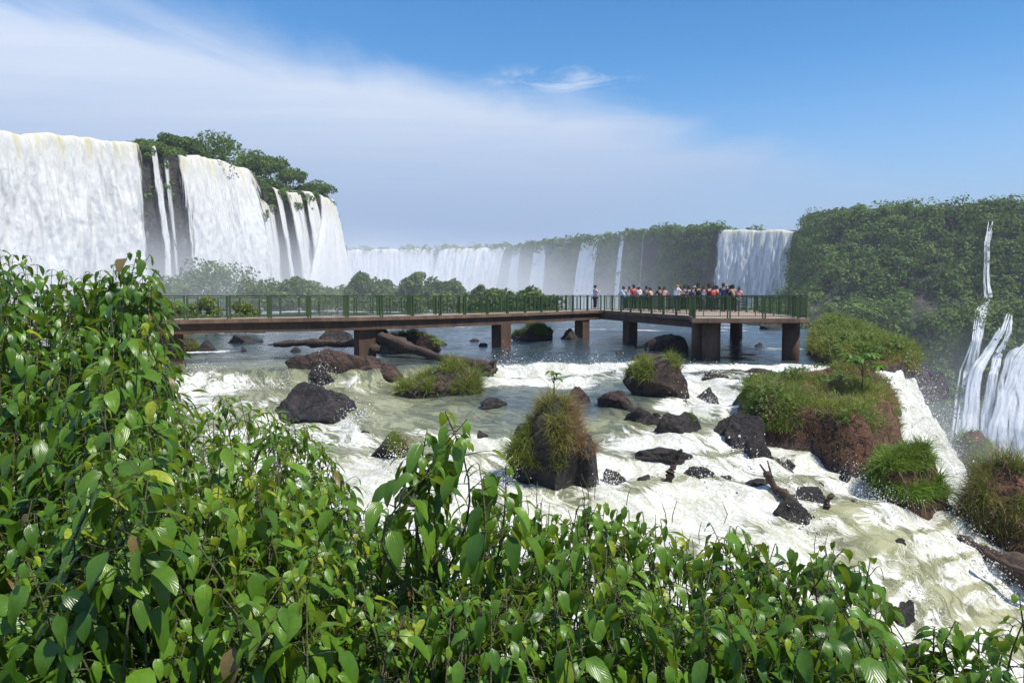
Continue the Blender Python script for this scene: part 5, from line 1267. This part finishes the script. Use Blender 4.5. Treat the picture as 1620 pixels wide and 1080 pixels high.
# ------------------------------------------------------------------ small trees standing in the river
def sapling(px, py, hpx, wpx, label, lift=.3, L=.22, n=5, d=None, m=M_LUSH):
    b = place(px, py) if d is None else P(px, py, d); b = np.array(b); k = b[1] / FPX
    e = empty('sapling', b, label, 'sapling', 'young trees on the river rocks'); mb = MB(); tp = b + np.array([.04, 0, hpx * k])
    mb.tube([b - [0, 0, .5], b * .5 + tp * .5 + [.03, 0, 0], tp], [.022, .017, .010], 6)
    LB_ = Shrub()
    for i in range(n):
        a = i * 2.4; q = tp + np.array([math.cos(a) * wpx * k * .36, math.sin(a) * wpx * k * .3, random.uniform(-.30, .08) * hpx * k])
        f = b + (tp - b) * random.uniform(.45, .8); mb.tube([f, (f + q) / 2 + [0, 0, .04], q], [.010, .008, .005], 5)
        for j in range(9):
            az = j * 2 * math.pi / 9 + random.random(); LB_.leaf(q, az, random.uniform(.0, .6), random.uniform(-.9, -.3), L * random.uniform(.7, 1.2), L * .34, 0, random.random() * .7)
    mb.build('trunk', M_BARK, e, True)
    V, F, U, m_ = leaf_blades(np.array(LB_.b), np.array(LB_.az), np.array(LB_.p0), np.array(LB_.p1), np.array(LB_.l), np.array(LB_.w), .2, None, 4)
    mesh('crown', V, F, m, e, uv=U, attrs={'tint': np.repeat(np.array(LB_.t), m_)})
sapling(1362, 622, 62, 60, 'many branched young tree with palmate leaves on the large island', L=.40, n=10, d=25.2)
sapling(874, 628, 40, 20, 'lone thin sapling above the biggest grassy boulder', L=.26, n=4, d=22.5)
sapling(690, 580, 48, 12, 'slim sapling growing behind the fallen trunk by the second pier', L=.26, n=3, d=33.5)

# ------------------------------------------------------------------ air: haze over everything, mist where the falls land
def box_mesh(name, c, size, rz=0):
    mb = MB(); mb.box((0, 0, 0), size); o = mb.build(name, None); o.location = c; o.rotation_euler = (0, 0, rz); return o
hz = box_mesh('haze', (0, 4000, -1.0), (11000, 11000, 124.0))
hm = bpy.data.materials.new('haze_air'); hm.use_nodes = True; t = NT(hm.node_tree); t.n.clear(); out = t.add('ShaderNodeOutputMaterial')
v = t.add('ShaderNodeVolumePrincipled', {'Color': (.86, .92, 1.0, 1), 'Density': .00020, 'Anisotropy': .15}); t.l.new(v.outputs[0], out.inputs['Volume'])
hz.data.materials.append(hm); tag(hz, kind='stuff')
def mist(c, size, rz, dens, label, pz=1.5, color=(.95, .97, 1.0), an=-.2):
    """spray rising from where water lands: thickest low in its middle, thinning to nothing at its faces"""
    o = box_mesh('mist', c, size, rz); m = bpy.data.materials.new('spray_mist'); m.use_nodes = True; t = NT(m.node_tree); t.n.clear(); out = t.add('ShaderNodeOutputMaterial')
    g = t.add('ShaderNodeTexCoord').outputs['Generated']; s = t.add('ShaderNodeSeparateXYZ', {0: g})
    def par(x): return t.math('MAXIMUM', t.math('SUBTRACT', 1.0, t.math('POWER', t.math('SUBTRACT', t.math('MULTIPLY', x, 2.0), 1.0), 2.0)), 0.0)
    f = t.math('MULTIPLY', par(s.outputs[0]), par(s.outputs[1]))
    f = t.math('MULTIPLY', f, t.math('POWER', t.math('MAXIMUM', t.math('SUBTRACT', 1.0, s.outputs[2]), 0.0), pz))
    n = t.noise(t.add('ShaderNodeNewGeometry').outputs['Position'], 6.0 / max(size), 3, .5)
    f = t.math('MULTIPLY', f, t.ramp(n, .32, .68, .35, 1.5))
    v = t.add('ShaderNodeVolumePrincipled', {'Color': (*color, 1), 'Density': t.math('MULTIPLY', f, dens), 'Anisotropy': an}); t.l.new(v.outputs[0], out.inputs['Volume'])
    o.data.materials.append(m); tag(o, label, 'mist', kind='stuff'); return o
WD = math.atan2(275 - 165, -63 + 118)
mist((-66, 204, 8.5), (200, 96, 30), WD, .021, 'white spray rising from the foot of the left falls')
mist((20, 520, -8), (330, 270, 100), 0, .0115, 'bluish mist filling the gorge before the distant cliffs', 1.0)
mist((168, 236, -38), (90, 60, 60), 0, .028, 'spray at the foot of the falls below the cliff terrace', 1.2)
b = place(1512, 765)
mist((b[0], b[1] + 1.5, b[2] + 1.6), (6, 5, 5), 0, .16, 'puff of spray at the foot of the steep cascade', 1.2)
mist((-30, 596, -2), (320, 110, 88), 0, .030, 'bright spray filling the foot of the wide distant falls', 1.0)
mist((-42, 138, 3.5), (150, 64, 15), 0, .013, 'thin spray drifting over the river islets', .8)
